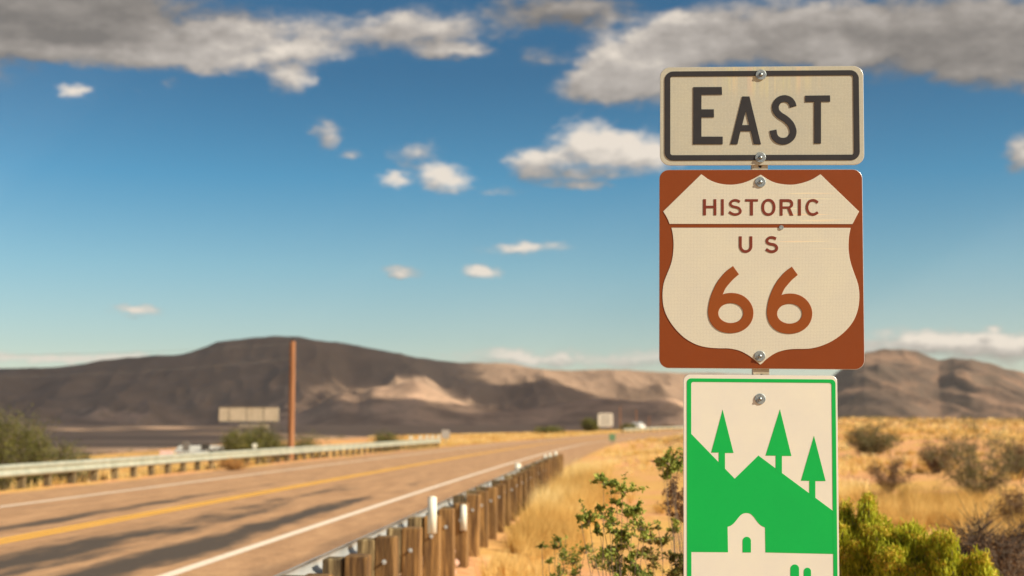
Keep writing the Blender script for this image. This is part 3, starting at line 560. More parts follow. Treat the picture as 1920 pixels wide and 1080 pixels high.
  'shield_bottom': [[[-268.1,123.7],[-266.7,117.8],[-265.3,112],[-264.1,104.7],[-262.9,95.2],[-261.9,84.4],[-261.4,73],[-261.8,61],[-262.8,48.4],[-264.1,36.8],[-265.8,27.1],[-267.9,18.4],[-270.4,9.8],[-273.5,1],[-277.1,-7.6],[-280.6,-16.4],[-284.3,-25.4],[-287.9,-34.6],[-290.9,-44.4],[-292.9,-55.1],[-294.3,-66.4],[-294.9,-78.2],[-294.7,-90.8],[-293.7,-103.9],[-291.7,-116.3],[-288.7,-127.7],[-284.7,-138.4],[-279.7,-149],[-273.6,-159.9],[-266.4,-170.7],[-258.4,-181.2],[-249.5,-191.4],[-239.7,-201.2],[-229.5,-210.1],[-218.8,-217.6],[-207.5,-224.1],[-196.3,-229.5],[-185.5,-233.5],[-174.7,-236.4],[-163.1,-238.6],[-149.9,-240.2],[-135.9,-241],[-123.4,-241.5],[-113.7,-241.6],[-105.6,-241.3],[-96.9,-241.8],[-86.8,-243.1],[-76.2,-245],[-66,-247.8],[-56.7,-251.6],[-47.8,-256.2],[-39.7,-261],[-32.5,-265.7],[-26.1,-270.6],[-20,-275.5],[-14.2,-280.2],[-8.8,-284.9],[-3.3,-289.5],[2.7,-285.2],[8.2,-279.1],[14.8,-273],[23,-266.7],[32.1,-260.4],[41.3,-255.1],[50.1,-251.2],[58.9,-248.3],[67.6,-246],[75.8,-244.3],[83.9,-243.2],[94,-242.3],[107.6,-241.9],[123.2,-241.9],[137.8,-241.1],[150.1,-239.5],[161.4,-237.2],[172.9,-233.8],[185.2,-229.3],[197.8,-223.8],[210.2,-217.2],[222.4,-209.3],[234.4,-200.4],[245.4,-190.8],[255.4,-180.5],[264.4,-169.6],[272,-158.3],[278,-146.8],[282.7,-135],[286.4,-122.7],[289,-109.5],[290.6,-95.8],[291.2,-82.6],[291,-70.4],[289.8,-58.7],[287.7,-47],[284.3,-35.1],[280,-23.2],[275.9,-11.3],[272,0.6],[268.3,12.5],[265.3,24.4],[263.2,36.4],[261.7,48.3],[260.9,60.2],[260.9,72.5],[261.6,84.8],[262.6,96.1],[264.1,105.8],[265.9,114.4],[267.8,123.1]]],
  'mountain': [[[-213.6,-492.9],[-80.5,-629],[-10.3,-559.8],[210.9,-722.5],[211.4,-845.4],[8.6,-844.3],[8.2,-808.2],[7.9,-771.2],[3.7,-769.3],[-0.4,-767.5],[-4.3,-765.2],[-7.9,-762.3],[-11.2,-759],[-14.5,-755.2],[-17.9,-750.7],[-21.2,-745.9],[-24.6,-741.5],[-28,-737.8],[-31.3,-734.5],[-34.8,-732],[-38.5,-730.5],[-42.3,-729.8],[-46,-729.6],[-49.5,-729.7],[-52.9,-730.4],[-56.2,-731.5],[-59.4,-733.4],[-62.5,-735.7],[-65.5,-738.4],[-68.2,-741.4],[-70.8,-744.7],[-73.7,-748.3],[-76.9,-752.5],[-80.4,-756.9],[-83.9,-760.7],[-87.5,-763.8],[-91,-766.3],[-94.2,-768.2],[-97,-769.4],[-99.5,-770.1],[-102,-770.8],[-101.5,-809.9],[-101,-845.5],[-205.9,-846.5],[-214,-846.6]]],
  'tree': [[[-115.4,-424.8],[-83.7,-553],[-108.9,-553.3],[-109,-607.7],[-127.7,-589.2],[-127.6,-552.4],[-149.8,-552.6]]],
  'tree2': [[[54.1,-422],[86.9,-559.8],[59,-560.1],[58.6,-618.4],[40.1,-604.7],[40.4,-559.7],[10.7,-559.5]]],
  'tree3': [[[153.6,-499.5],[186.5,-632.5],[156.4,-632.9],[155.9,-691.5],[138.1,-678.4],[138.5,-632.5],[114.2,-632.3]]],
  'window': [[[-58.4,-845.4],[-58.2,-811.8],[-57.8,-808.6],[-56.5,-805.6],[-54.6,-803],[-52,-801],[-49,-799.7],[-45.8,-799.3],[-42.6,-799.6],[-39.7,-800.8],[-37.1,-802.7],[-35.2,-805.2],[-33.9,-808.2],[-33.5,-811.4],[-33.7,-845]]],
  'window2': [[[80.8,-942.6],[81.2,-890.6],[81.7,-887.3],[83,-884.2],[85,-881.6],[87.6,-879.5],[90.7,-878.2],[94,-877.7],[97.3,-878.1],[100.3,-879.3],[102.9,-881.3],[104.9,-883.9],[106.2,-886.9],[106.6,-890.1],[106.1,-942.2]]],
  'window3': [[[119.7,-941.9],[120.1,-897.4],[120.5,-894.6],[121.5,-892.1],[123.2,-889.8],[125.5,-888.1],[128,-887],[130.8,-886.6],[133.5,-886.9],[136.1,-887.9],[138.3,-889.6],[139.9,-891.7],[141,-894.3],[141.3,-897],[140.9,-941.5]]],
}


def sheeting(name, col, glint_streak=None, grain=0.27, rough=0.42):
    m, t, b = mat_base(name, rough, 0, 0.25)
    co = t.n('ShaderNodeTexCoord').outputs['Object']
    vor = t.n('ShaderNodeTexVoronoi'); t.set(vor, 'Vector', co); vor.inputs['Scale'].default_value = 230
    vor.inputs['Randomness'].default_value = 0.15
    g = t.smooth(vor.outputs['Distance'], 0.15, 0.75)
    dirt = t.noise(co, 7, 5, 0.65)
    val = t.m('ADD', t.m('MULTIPLY_ADD', g, -grain, 1.0 + grain * 0.4), t.m('MULTIPLY', t.m('SUBTRACT', dirt, 0.5), 0.16))
    c = t.mix(1.0, col, t.comb(val, val, t.m('MULTIPLY', val, t.m('MULTIPLY_ADD', dirt, -0.12, 1.06))), 'MULTIPLY')
    if glint_streak:  # iridescent glints of the reflective film, painted into the colour
        sc, lo, hi, cols, cen, rad = glint_streak
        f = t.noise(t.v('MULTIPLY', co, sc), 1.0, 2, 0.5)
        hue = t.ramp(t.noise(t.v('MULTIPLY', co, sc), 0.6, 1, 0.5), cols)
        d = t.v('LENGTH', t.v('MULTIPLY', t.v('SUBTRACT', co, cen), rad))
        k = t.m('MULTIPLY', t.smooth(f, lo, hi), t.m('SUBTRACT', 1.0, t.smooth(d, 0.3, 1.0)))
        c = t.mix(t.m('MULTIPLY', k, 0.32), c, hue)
    t.set(b, 'Base Color', c)
    sf = t.smooth(t.noise(co, 40, 3, 0.6), 0.3, 0.8)
    t.set(b, 'Roughness', t.m('MULTIPLY_ADD', sf, 0.15, rough))
    return m

def build_route_sign():
    # local frame: x right along the plates, y up, z out of the face
    yaw, roll, tilt = -0.0718, 0.0104, 0.0028
    cz, sz = math.cos(yaw), math.sin(yaw)
    Rz = Matrix(((cz, -sz, 0), (sz, cz, 0), (0, 0, 1)))
    Rx = Matrix.Rotation(tilt, 3, 'X')
    cr, sr = math.cos(roll), math.sin(roll)
    Ry = Matrix(((cr, 0, sr), (0, 1, 0), (-sr, 0, cr)))
    Mb = Rz @ Rx @ Ry
    U, V, N = Mb.col[0].copy(), Mb.col[2].copy(), -Mb.col[1].copy()
    O = Vector((0.74952, 4.31404, 1.97413))
    M = Matrix((U, V, N)).transposed().to_4x4()
    M.translation = O
    root = empty('route_marker_sign', (0, 0, 0), label='tall roadside post with EAST, HISTORIC US 66 and green scenic plates', cat='road sign')
    Mi = Matrix.Translation(O - V * 2.05) @ M.to_3x3().to_4x4()
    root.matrix_world = Mi
    off = Vector((0, 2.05, 0))     # plate origin above the foot of the post
    bpy.context.view_layer.update()
    steel = pmat('galvanised_steel', [(0.3, (0.30, 0.31, 0.30)), (0.6, (0.50, 0.51, 0.49)), (0.8, (0.62, 0.62, 0.58))], 30, 0.38, 0.75, detail=3, bump=0.1)
    postm = pmat('painted_square_tube', [(0.3, (0.40, 0.36, 0.27)), (0.7, (0.58, 0.53, 0.40))], 18, 0.55, 0.25, bump=0.1)
    bolt_m = pmat('zinc_bolt', [(0.3, (0.22, 0.27, 0.30)), (0.7, (0.40, 0.46, 0.49))], 160, 0.42, 0.6, bump=0.15, bscale=300)
    alu = pmat('sheet_aluminium', [(0.3, (0.5, 0.5, 0.5)), (0.7, (0.7, 0.7, 0.7))], 60, 0.4, 0.8)
    cream = (0.49, 0.495, 0.42)
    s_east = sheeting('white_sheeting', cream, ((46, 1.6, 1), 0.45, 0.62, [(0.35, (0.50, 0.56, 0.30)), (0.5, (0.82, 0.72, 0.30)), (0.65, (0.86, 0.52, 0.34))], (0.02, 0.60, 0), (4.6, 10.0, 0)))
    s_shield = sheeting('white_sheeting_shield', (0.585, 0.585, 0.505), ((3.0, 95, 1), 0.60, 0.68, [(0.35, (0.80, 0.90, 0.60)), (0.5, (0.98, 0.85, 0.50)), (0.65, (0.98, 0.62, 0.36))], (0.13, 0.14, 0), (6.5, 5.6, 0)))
    s_brown = sheeting('brown_sheeting', (0.215, 0.050, 0.010), None, 0.10, 0.42)
    s_66 = sheeting('brown_numeral_sheeting', (0.25, 0.066, 0.012), None, 0.08, 0.42)
    s_legend = sheeting('dark_brown_legend', (0.17, 0.035, 0.020), None, 0.05, 0.4)
    s_black = sheeting('black_legend', (0.032, 0.032, 0.036), None, 0.05, 0.42)
    s_white = sheeting('white_enamel', (0.70, 0.705, 0.64), None, 0.02, 0.4)
    s_green = sheeting('green_film', (0.0, 0.42, 0.075), None, 0.03, 0.6)
    def L(P, off_=(0, 0)): return [[(x + off_[0], y + off_[1]) for x, y in l] for l in P]
    def put(name, loops, th, bev, z, mat, parent, **kw):
        me = flat_shape(name, loops, th, bev, z)
        o = link(name, me, mat, parent, **kw)
        return o
    def at(o, p=off): o.location = p
    # post: perforated square tube
    bm = bmesh.new()
    w, th = 0.0475, 0.0028
    cx = 0.0
    y0, y1 = -0.35, 2.05 + 0.606
    zf = -0.0025   # front face of the tube, plates sit just in front
    holes = np.arange(y0 + 0.02, y1 - 0.01, 0.0254)
    def wall(face):
        # strip of quads round each hole: a square hole, corners cut to an octagon
        n = 8; hr = 0.0056
        for h in holes:
            cell = [(-w / 2, h - 0.0127), (w / 2, h - 0.0127), (w / 2, h + 0.0127), (-w / 2, h + 0.0127)]
            rim = [(hr * math.cos(R(45 * k + 22.5)), h + hr * math.sin(R(45 * k + 22.5))) for k in range(n)]
            def P3(a, b_, d):
                if face == 0: return (cx + a, b_, zf - d)
                if face == 1: return (cx + a, b_, zf - w + d)
                if face == 2: return (cx - w / 2 + d, b_, zf - w / 2 + a)
                return (cx + w / 2 - d, b_, zf - w / 2 + a)
            for d in (0.0, th):
                c = [bm.verts.new(P3(a, q, d)) for a, q in cell]
                rr = [bm.verts.new(P3(a, q, d)) for a, q in rim]
                # rim indices by angle: 22.5.. ; corners at 225,315,45,135
                ring = [(c[2], [rr[0], rr[1]]), (c[3], [rr[2], rr[3]]), (c[0], [rr[4], rr[5]]), (c[1], [rr[6], rr[7]])]
                seq = [(c[2], rr[0]), (c[2], rr[1]), (c[3], rr[2]), (c[3], rr[3]), (c[0], rr[4]), (c[0], rr[5]), (c[1], rr[6]), (c[1], rr[7])]
                for i in range(8):
                    a_, b__ = seq[i], seq[(i + 1) % 8]
                    vs = [a_[0], a_[1], b__[1]] if a_[0] is b__[0] else [a_[0], a_[1], b__[1], b__[0]]
                    bm.faces.new(vs)
                if d == 0.0: r0 = rr
                else:
                    for i in range(8): bm.faces.new([r0[i], r0[(i + 1) % 8], rr[(i + 1) % 8], rr[i]])
    for fc in range(4): wall(fc)
    link('post', bm_mesh('post', bm), postm, root)
    # ---- plates
    def plate(name, x0, y0_, x1, y1_, r, base, label, face_mat, inset=1.4):
        p = put(name, [rrect(x0, y0_, x1, y1_, r)], 0.0022, 0.0006, 0.0, alu, root, label=label)
        at(p)
        f = put('face_sheet', [rrect(x0 + inset, y0_ + inset, x1 - inset, y1_ - inset, r - inset)], 0.0008, 0.0003, 0.0023, face_mat, p)
        return p
    Z = 0.0031
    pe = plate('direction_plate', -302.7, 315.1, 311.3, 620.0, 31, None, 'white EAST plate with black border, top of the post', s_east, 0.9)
    put('border', [rrect(-288.2, 329.5, 297.8, 606.2, 26), rrect(-271.0, 346.5, 280.6, 590.2, 7)], 0.0016, 0.0006, Z, s_black, pe)
    for k in ('E', 'A', 'S', 'T'): put('letter_' + k.lower(), ART[k], 0.0018, 0.0007, Z, s_black, pe)
    pb = plate('route_shield_plate', -304.8, -302.0, 304.8, 302.0, 29, None, 'brown HISTORIC US 66 shield plate', s_brown, 1.3)
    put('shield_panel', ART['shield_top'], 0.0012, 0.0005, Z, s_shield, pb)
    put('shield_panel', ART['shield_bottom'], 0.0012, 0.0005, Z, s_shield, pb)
    Zb = Z + 0.0012
    for k, nm in (('H', 'h'), ('I', 'i'), ('S2', 's'), ('T2', 't'), ('O', 'o'), ('R', 'r'), ('I2', 'i'), ('C', 'c'), ('U', 'u'), ('S3', 's')):
        put('letter_' + nm, ART[k], 0.0011, 0.0005, Zb, s_legend, pb)
    for k in ('6', '6b'): put('numeral_six', ART[k], 0.0014, 0.0007, Zb, s_66, pb)
    pg = plate('scenic_byway_plate', -232.2, -1030.0, 223.6, -319.9, 20, None, 'white and green plate with mountain, trees and mission church', s_white, 0.8)
    put('border', [rrect(-221.8, -1018.0, 218.2, -332.0, 13), rrect(-208.8, -1004.0, 206.4, -342.4, 7)], 0.0004, 0.0001, Z + 0.0002, s_green, pg)
    put('mountain_print', ART['mountain'], 0.0004, 0.0001, Z, s_green, pg)
    for k in ('tree', 'tree2', 'tree3'): put('tree_print', ART[k], 0.0004, 0.0001, Z + 0.0001, s_green, pg)
    for k in ('window', 'window2', 'window3'): put('window_print', ART[k], 0.0004, 0.0001, Z + 0.0001, s_green, pg)
    # ---- bolts: washer, hex head and the end of the bolt
    def bolt(parent, x, y, z, s=1.0, tone=None):
        bm = bmesh.new()
        seg = 28
        prof = [(0.0160, 0.0), (0.0160, 0.0016), (0.0152, 0.0021), (0.0064, 0.0021)]
        rings = []
        for r_, h in prof: rings.append([bm.verts.new((x / 1000 + r_ * s * math.cos(2 * PI * k / seg), y / 1000 + r_ * s * math.sin(2 * PI * k / seg), z + h)) for k in range(seg)])
        for a_, b_ in zip(rings, rings[1:]):
            for k in range(seg): bm.faces.new([a_[k], a_[(k + 1) % seg], b_[(k + 1) % seg], b_[k]])
        me = bm_mesh('bolt_washer', bm, False)
        wsh = link('bolt_washer', me, bolt_m, parent)
        bm = bmesh.new()
        add_cyl(bm, (x / 1000, y / 1000, z + 0.002), (x / 1000, y / 1000, z + 0.0070), 0.0056, 0.0048, 12)
        bmesh.ops.bevel(bm, geom=[e for e in bm.edges if e.calc_length() < 0.0045], offset=0.0012, segments=2, affect='EDGES')
        link('bolt_head', bm_mesh('bolt_head', bm, True), bolt_m, parent)
    for p, x, y in ((pe, 3.7, 593.5), (pe, 0.6, 338.0), (pb, 0.2, 262.7), (pb, -4.4, -264.2), (pg, -4.3, -391.7)):
        bolt(p, x, y, 0.0048 if p is not pg else 0.0036)
    bm = bmesh.new(); add_cyl(bm, (0.0616, 0.1242, 0.004), (0.0616, 0.1242, 0.0066), 0.0072, 0.0064, 18)
    link('rivet', bm_mesh('rivet', bm), bolt_m, pb)

PI = math.pi
build_route_sign()

# ------------------------------------------------------------------ guardrails
WOOD = pmat('weathered_wood', [(0.34, (0.04, 0.027, 0.014)), (0.47, (0.115, 0.080, 0.038)), (0.58, (0.22, 0.16, 0.076)), (0.68, (0.42, 0.32, 0.165))], 26, 0.85, stretch=(1, 1, 0.07), detail=5, bump=0.5, bscale=60, rand=0.5)
WOOD_B = pmat('browner_wood', [(0.32, (0.06, 0.030, 0.012)), (0.5, (0.17, 0.090, 0.030)), (0.68, (0.36, 0.20, 0.065))], 24, 0.85, stretch=(1, 1, 0.08), detail=5, bump=0.5, bscale=60, rand=0.5)
GALV = pmat('galvanised_rail', [(0.3, (0.29, 0.31, 0.25)), (0.55, (0.41, 0.42, 0.34)), (0.8, (0.52, 0.51, 0.42))], 2.2, 0.55, 0.25, detail=5, bump=0.05)
GALV2 = pmat('galvanised_rail_back', [(0.3, (0.34, 0.37, 0.38)), (0.7, (0.55, 0.57, 0.57))], 2.2, 0.45, 0.45, detail=5, bump=0.05)
WHITE = pmat('white_plastic', [(0.3, (0.62, 0.62, 0.52)), (0.7, (0.80, 0.78, 0.66))], 8, 0.5)

def rail_mesh(name, x0, ys, ztop, side, thick=0.004):
    """W-beam swept along the road; side=+1 when the bulges face +x"""
    prof = [(0.0, 0.0), (0.028, -0.010), (0.075, -0.045), (0.080, -0.075), (0.070, -0.100), (0.018, -0.135), (0.012, -0.156), (0.018, -0.177), (0.070, -0.212), (0.080, -0.237), (0.075, -0.267), (0.028, -0.302), (0.0, -0.312)]
    n = len(prof)
    rows = []
    for y in ys:
        x = float(road_x(y)) + x0; z = float(road_z(y)) + ztop
        rows.append([(x + side * a, y, z + b) for a, b in prof] + [(x + side * (a - thick), y, z + b) for a, b in prof[::-1]])
    V = np.array(rows).reshape(-1, 3); m = 2 * n
    F = []
    for i in range(len(ys) - 1):
        for j in range(m):
            a = i * m + j; b = i * m + (j + 1) % m
            F.append((a, b, b + m, a + m))
    F.append(tuple(range(m))[:4]); 
    me = np_mesh(name, V, np.array(F[:-1]), smooth=False)
    for p in me.polygons: p.use_smooth = True
    return me

def post_mesh(name, w, d, h, depth=0.35, bev=0.012, round_=False):
    bm = bmesh.new()
    if round_: add_cyl(bm, (0, 0, -depth), (0, 0, h), w / 2, w / 2 * 0.97, 12)
    else: add_box(bm, (0, 0, (h - depth) / 2), (w, d, h + depth), bev=bev)
    return bm_mesh(name, bm)

def dup(o, parent, loc, rotz=0.0):
    c = o.copy(); COL.objects.link(c); c.parent = parent; c.location = loc; c.rotation_euler = (0, 0, rotz)
    return c

def build_guardrails():
    # --- near side of the road, seen from behind: posts with offset blocks
    root = empty('guardrail', (float(road_x(8)) + 6.4, 8, 0), label='near guardrail of weathered timber posts seen from behind, beside the golden grass', cat='guardrail')
    ox, oy = root.location.x, root.location.y
    ys = [5.4, 6.75] + [8.1 + 1.3 * k for k in range(28)]
    pm = post_mesh('post', 0.150, 0.20, 0.70); bm_ = post_mesh('blockout', 0.130, 0.20, 0.69, -0.33, 0.01)
    first = None
    rnd = random.Random(3)
    nut = bmesh.new(); add_cyl(nut, (0.0, -0.125, 0), (0.0, -0.098, 0), 0.009, 0.009, 8); add_cyl(nut, (0, -0.101, 0), (0, -0.097, 0), 0.018, 0.018, 12)
    nutm = bm_mesh('bolt', nut)
    for i, y in enumerate(ys):
        x = float(road_x(y)) + 6.30
        h = rnd.uniform(-0.045, 0.005)
        if i == 0:
            p = link('post', pm, None, root); p.data.materials.append(WOOD)
            b = link('blockout', bm_, None, root); b.data.materials.append(WOOD)
            s = link('bolt', nutm, GALV2, p); first = (p, b, s)
        else:
            p = first[0].copy(); b = first[1].copy(); s = first[2].copy()
            for q in (p, b, s): COL.objects.link(q)
            b.parent = root; p.parent = root; s.parent = p
        p.location = (x + 0.083 - ox, y - oy, h); p.rotation_euler = (R(rnd.uniform(-1.2, 1.2)), R(rnd.uniform(-1.2, 1.2)), R(rnd.uniform(-4, 1)) - 0.04)
        b.location = (x - 0.064 - ox, y - oy + rnd.uniform(-.02, .02), h + rnd.uniform(-0.03, 0.02)); b.rotation_euler = (0, R(rnd.uniform(-1, 1)), R(rnd.uniform(-4, 2)) - 0.04)
        s.location = (0.0, 0, 0.52)
        if rnd.random() < 0.55:
            p.material_slots[0].link = 'OBJECT'; p.material_slots[0].material = WOOD_B
    ysr = np.arange(4.6, 44.0, 0.65)
    rm = rail_mesh('rail', 6.30 - 0.125, ysr, 0.685, -1)
    V = Matrix.Translation((-ox, -oy, 0)); rm.transform(V)
    link('rail', rm, GALV2, root)
    # white delineators on the posts
    bm = bmesh.new(); add_cyl(bm, (0, 0, 0), (0, 0, 0.31), 0.040, 0.040, 14); bmesh.ops.translate(bm, verts=bm.verts, vec=(0, 0, 0))
    bmesh.ops.create_uvsphere(bm, u_segments=14, v_segments=6, radius=0.040, matrix=Matrix.Translation((0, 0, 0.31)) @ Matrix.Diagonal((1, 1, 0.5, 1)))
    dm = bm_mesh('delineator', bm, True)
    o = link('delineator', dm, WHITE, root); o.location = (float(-0.715) - ox, 13.05 - oy, 0.55)
    for (x, y, z, s) in ((-0.525, 15.8, 0.38, (0.9, 0.9, 0.85)), (0.12, 29.9, 0.42, (1.5, 1.5, 1.0)), (0.93, 40.6, 0.40, (1.0, 1.0, 0.95)), (1.10, 41.9, 0.42, (1.0, 1.0, 0.95)), (1.30, 43.2, 0.44, (1.1, 1.1, 0.95))):
        c = dup(o, root, (x - ox, y - oy, z)); c.scale = s
    # --- far side: rail in front of round timber posts
    root = empty('guardrail', (float(road_x(34)) - 6.5, 34, 0), label='long pale steel guardrail on stubby posts along the far edge of the road', cat='guardrail')
    ox, oy = root.location.x, root.location.y
    ys = [24.4 + 1.635 * k for k in range(53)]
    pm = post_mesh('post', 0.17, 0.2, 0.56, 0.45)
    f = None
    for y in ys:
        x = float(road_x(y)) - 6.62
        if f is None: f = link('post', pm, WOOD, root, (x - ox, y - oy, float(road_z(y)) - 0.02))
        else: dup(f, root, (x - ox, y - oy, float(road_z(y)) - 0.02 + rnd.uniform(-.02, .02)), R(rnd.uniform(-3, 3)))
    ysr = np.arange(23.5, 110.5, 1.2)
    rm = rail_mesh('rail', -6.50, ysr, 0.60, 1); rm.transform(Matrix.Translation((-ox, -oy, 0)))
    link('rail', rm, GALV, root)
    bm = bmesh.new(); add_cyl(bm, (0, -0.02, 0.06), (0, 0.02, 0.06), 0.10, 0.10, 16); add_box(bm, (0, 0.045, -0.02), (0.05, 0.03, 0.3))
    dm = bm_mesh('reflector', bm)
    f = None
    for px, y in ((0, 57.9), (0, 97.0), (0, 101.0), (0, 104.0), (0, 106.5), (0, 109.5)):
        x = float(road_x(y)) - 6.55
        if f is None: f = link('reflector', dm, WHITE, root, (x - ox, y - oy, 0.68))
        else: c = dup(f, root, (x - ox, y - oy, float(road_z(y)) + 0.68)); c.scale = (1.25, 1.2, 1.25)
    # --- distant rail on the outside of the bend
    root = empty('guardrail', (float(road_x(215)) - 6.5, 215, float(road_z(215))), label='thin distant guardrail on the outside of the bend near the crest', cat='guardrail')
    ox, oy, oz = root.location
    ysr = np.arange(226, 300, 3.0)
    rm = rail_mesh('rail', -6.9, ysr, 0.55, 1); rm.transform(Matrix.Translation((-ox, -oy, -oz)))
    link('rail', rm, GALV, root)
    f = None
    for y in np.arange(226, 299, 3.8):
        x = float(road_x(y)) - 7.1; z = float(road_z(y)) - oz
        if f is None: f = link('post', pm, WOOD, root, (x - ox, y - oy, z + 0.08))
        else: dup(f, root, (x - ox, y - oy, z + 0.08))
build_guardrails()

# ------------------------------------------------------------------ things along the road
def gz(x, y): return float(ground_z(np.array([x]), np.array([y]))[0])
POLE = pmat('pole_wood', [(0.3, (0.20, 0.085, 0.035)), (0.7, (0.38, 0.17, 0.075))], 4, 0.85, stretch=(1, 1, 0.06), bump=0.3, use_world=False)
STEEL = pmat('dull_steel', [(0.3, (0.16, 0.16, 0.15)), (0.7, (0.30, 0.29, 0.27))], 4, 0.6, 0.4)
CREAM = pmat('sun_bleached_board', [(0.3, (0.36, 0.31, 0.23)), (0.7, (0.50, 0.43, 0.33))], 1.2, 0.75, bump=0.05)
GLASS = pmat('dark_glass', [(0.3, (0.02, 0.025, 0.03)), (0.7, (0.05, 0.06, 0.065))], 2, 0.12, spec=0.8)

def utility_pole(x, y, h, r, label, arm=True, group=None, seg=14):
    z = gz(x, y)
    root = empty('utility_pole', (x, y, z), label=label, cat='utility pole', group=group)
    bm = bmesh.new(); add_cyl(bm, (0, 0, -0.5), (0, 0, h), r, r * 0.82, seg)
    link('pole_shaft', bm_mesh('pole_shaft', bm, False), POLE, root)
    if arm:
        bm = bmesh.new(); add_cyl(bm, (0, 0, h), (0, 0, h + 0.14), 0.04, 0.03, 8)
        bmesh.ops.create_uvsphere(bm, u_segments=10, v_segments=6, radius=0.06, matrix=Matrix.Translation((0, 0, h + 0.12)))
        link('insulator', bm_mesh('insulator', bm, True), GLASS, root)
    return root, z

def wire(name, a, b, sag, r, label, group=None):
    cu = bpy.data.curves.new(name, 'CURVE'); cu.dimensions = '3D'; cu.bevel_depth = r; cu.bevel_resolution = 1
    sp = cu.splines.new('POLY'); n = 24; sp.points.add(n)
    for k in range(n + 1):
        t = k / n; p = Vector(a).lerp(Vector(b), t); p.z -= sag * 4 * t * (1 - t); sp.points[k].co = (*p, 1)
    o = bpy.data.objects.new(name, cu); COL.objects.link(o)
    me = bpy.data.meshes.new_from_object(o.evaluated_get(bpy.context.evaluated_depsgraph_get()))
    bpy.data.objects.remove(o); o = link(name, me, STEEL)
    return tag(o, label, 'power line', group)

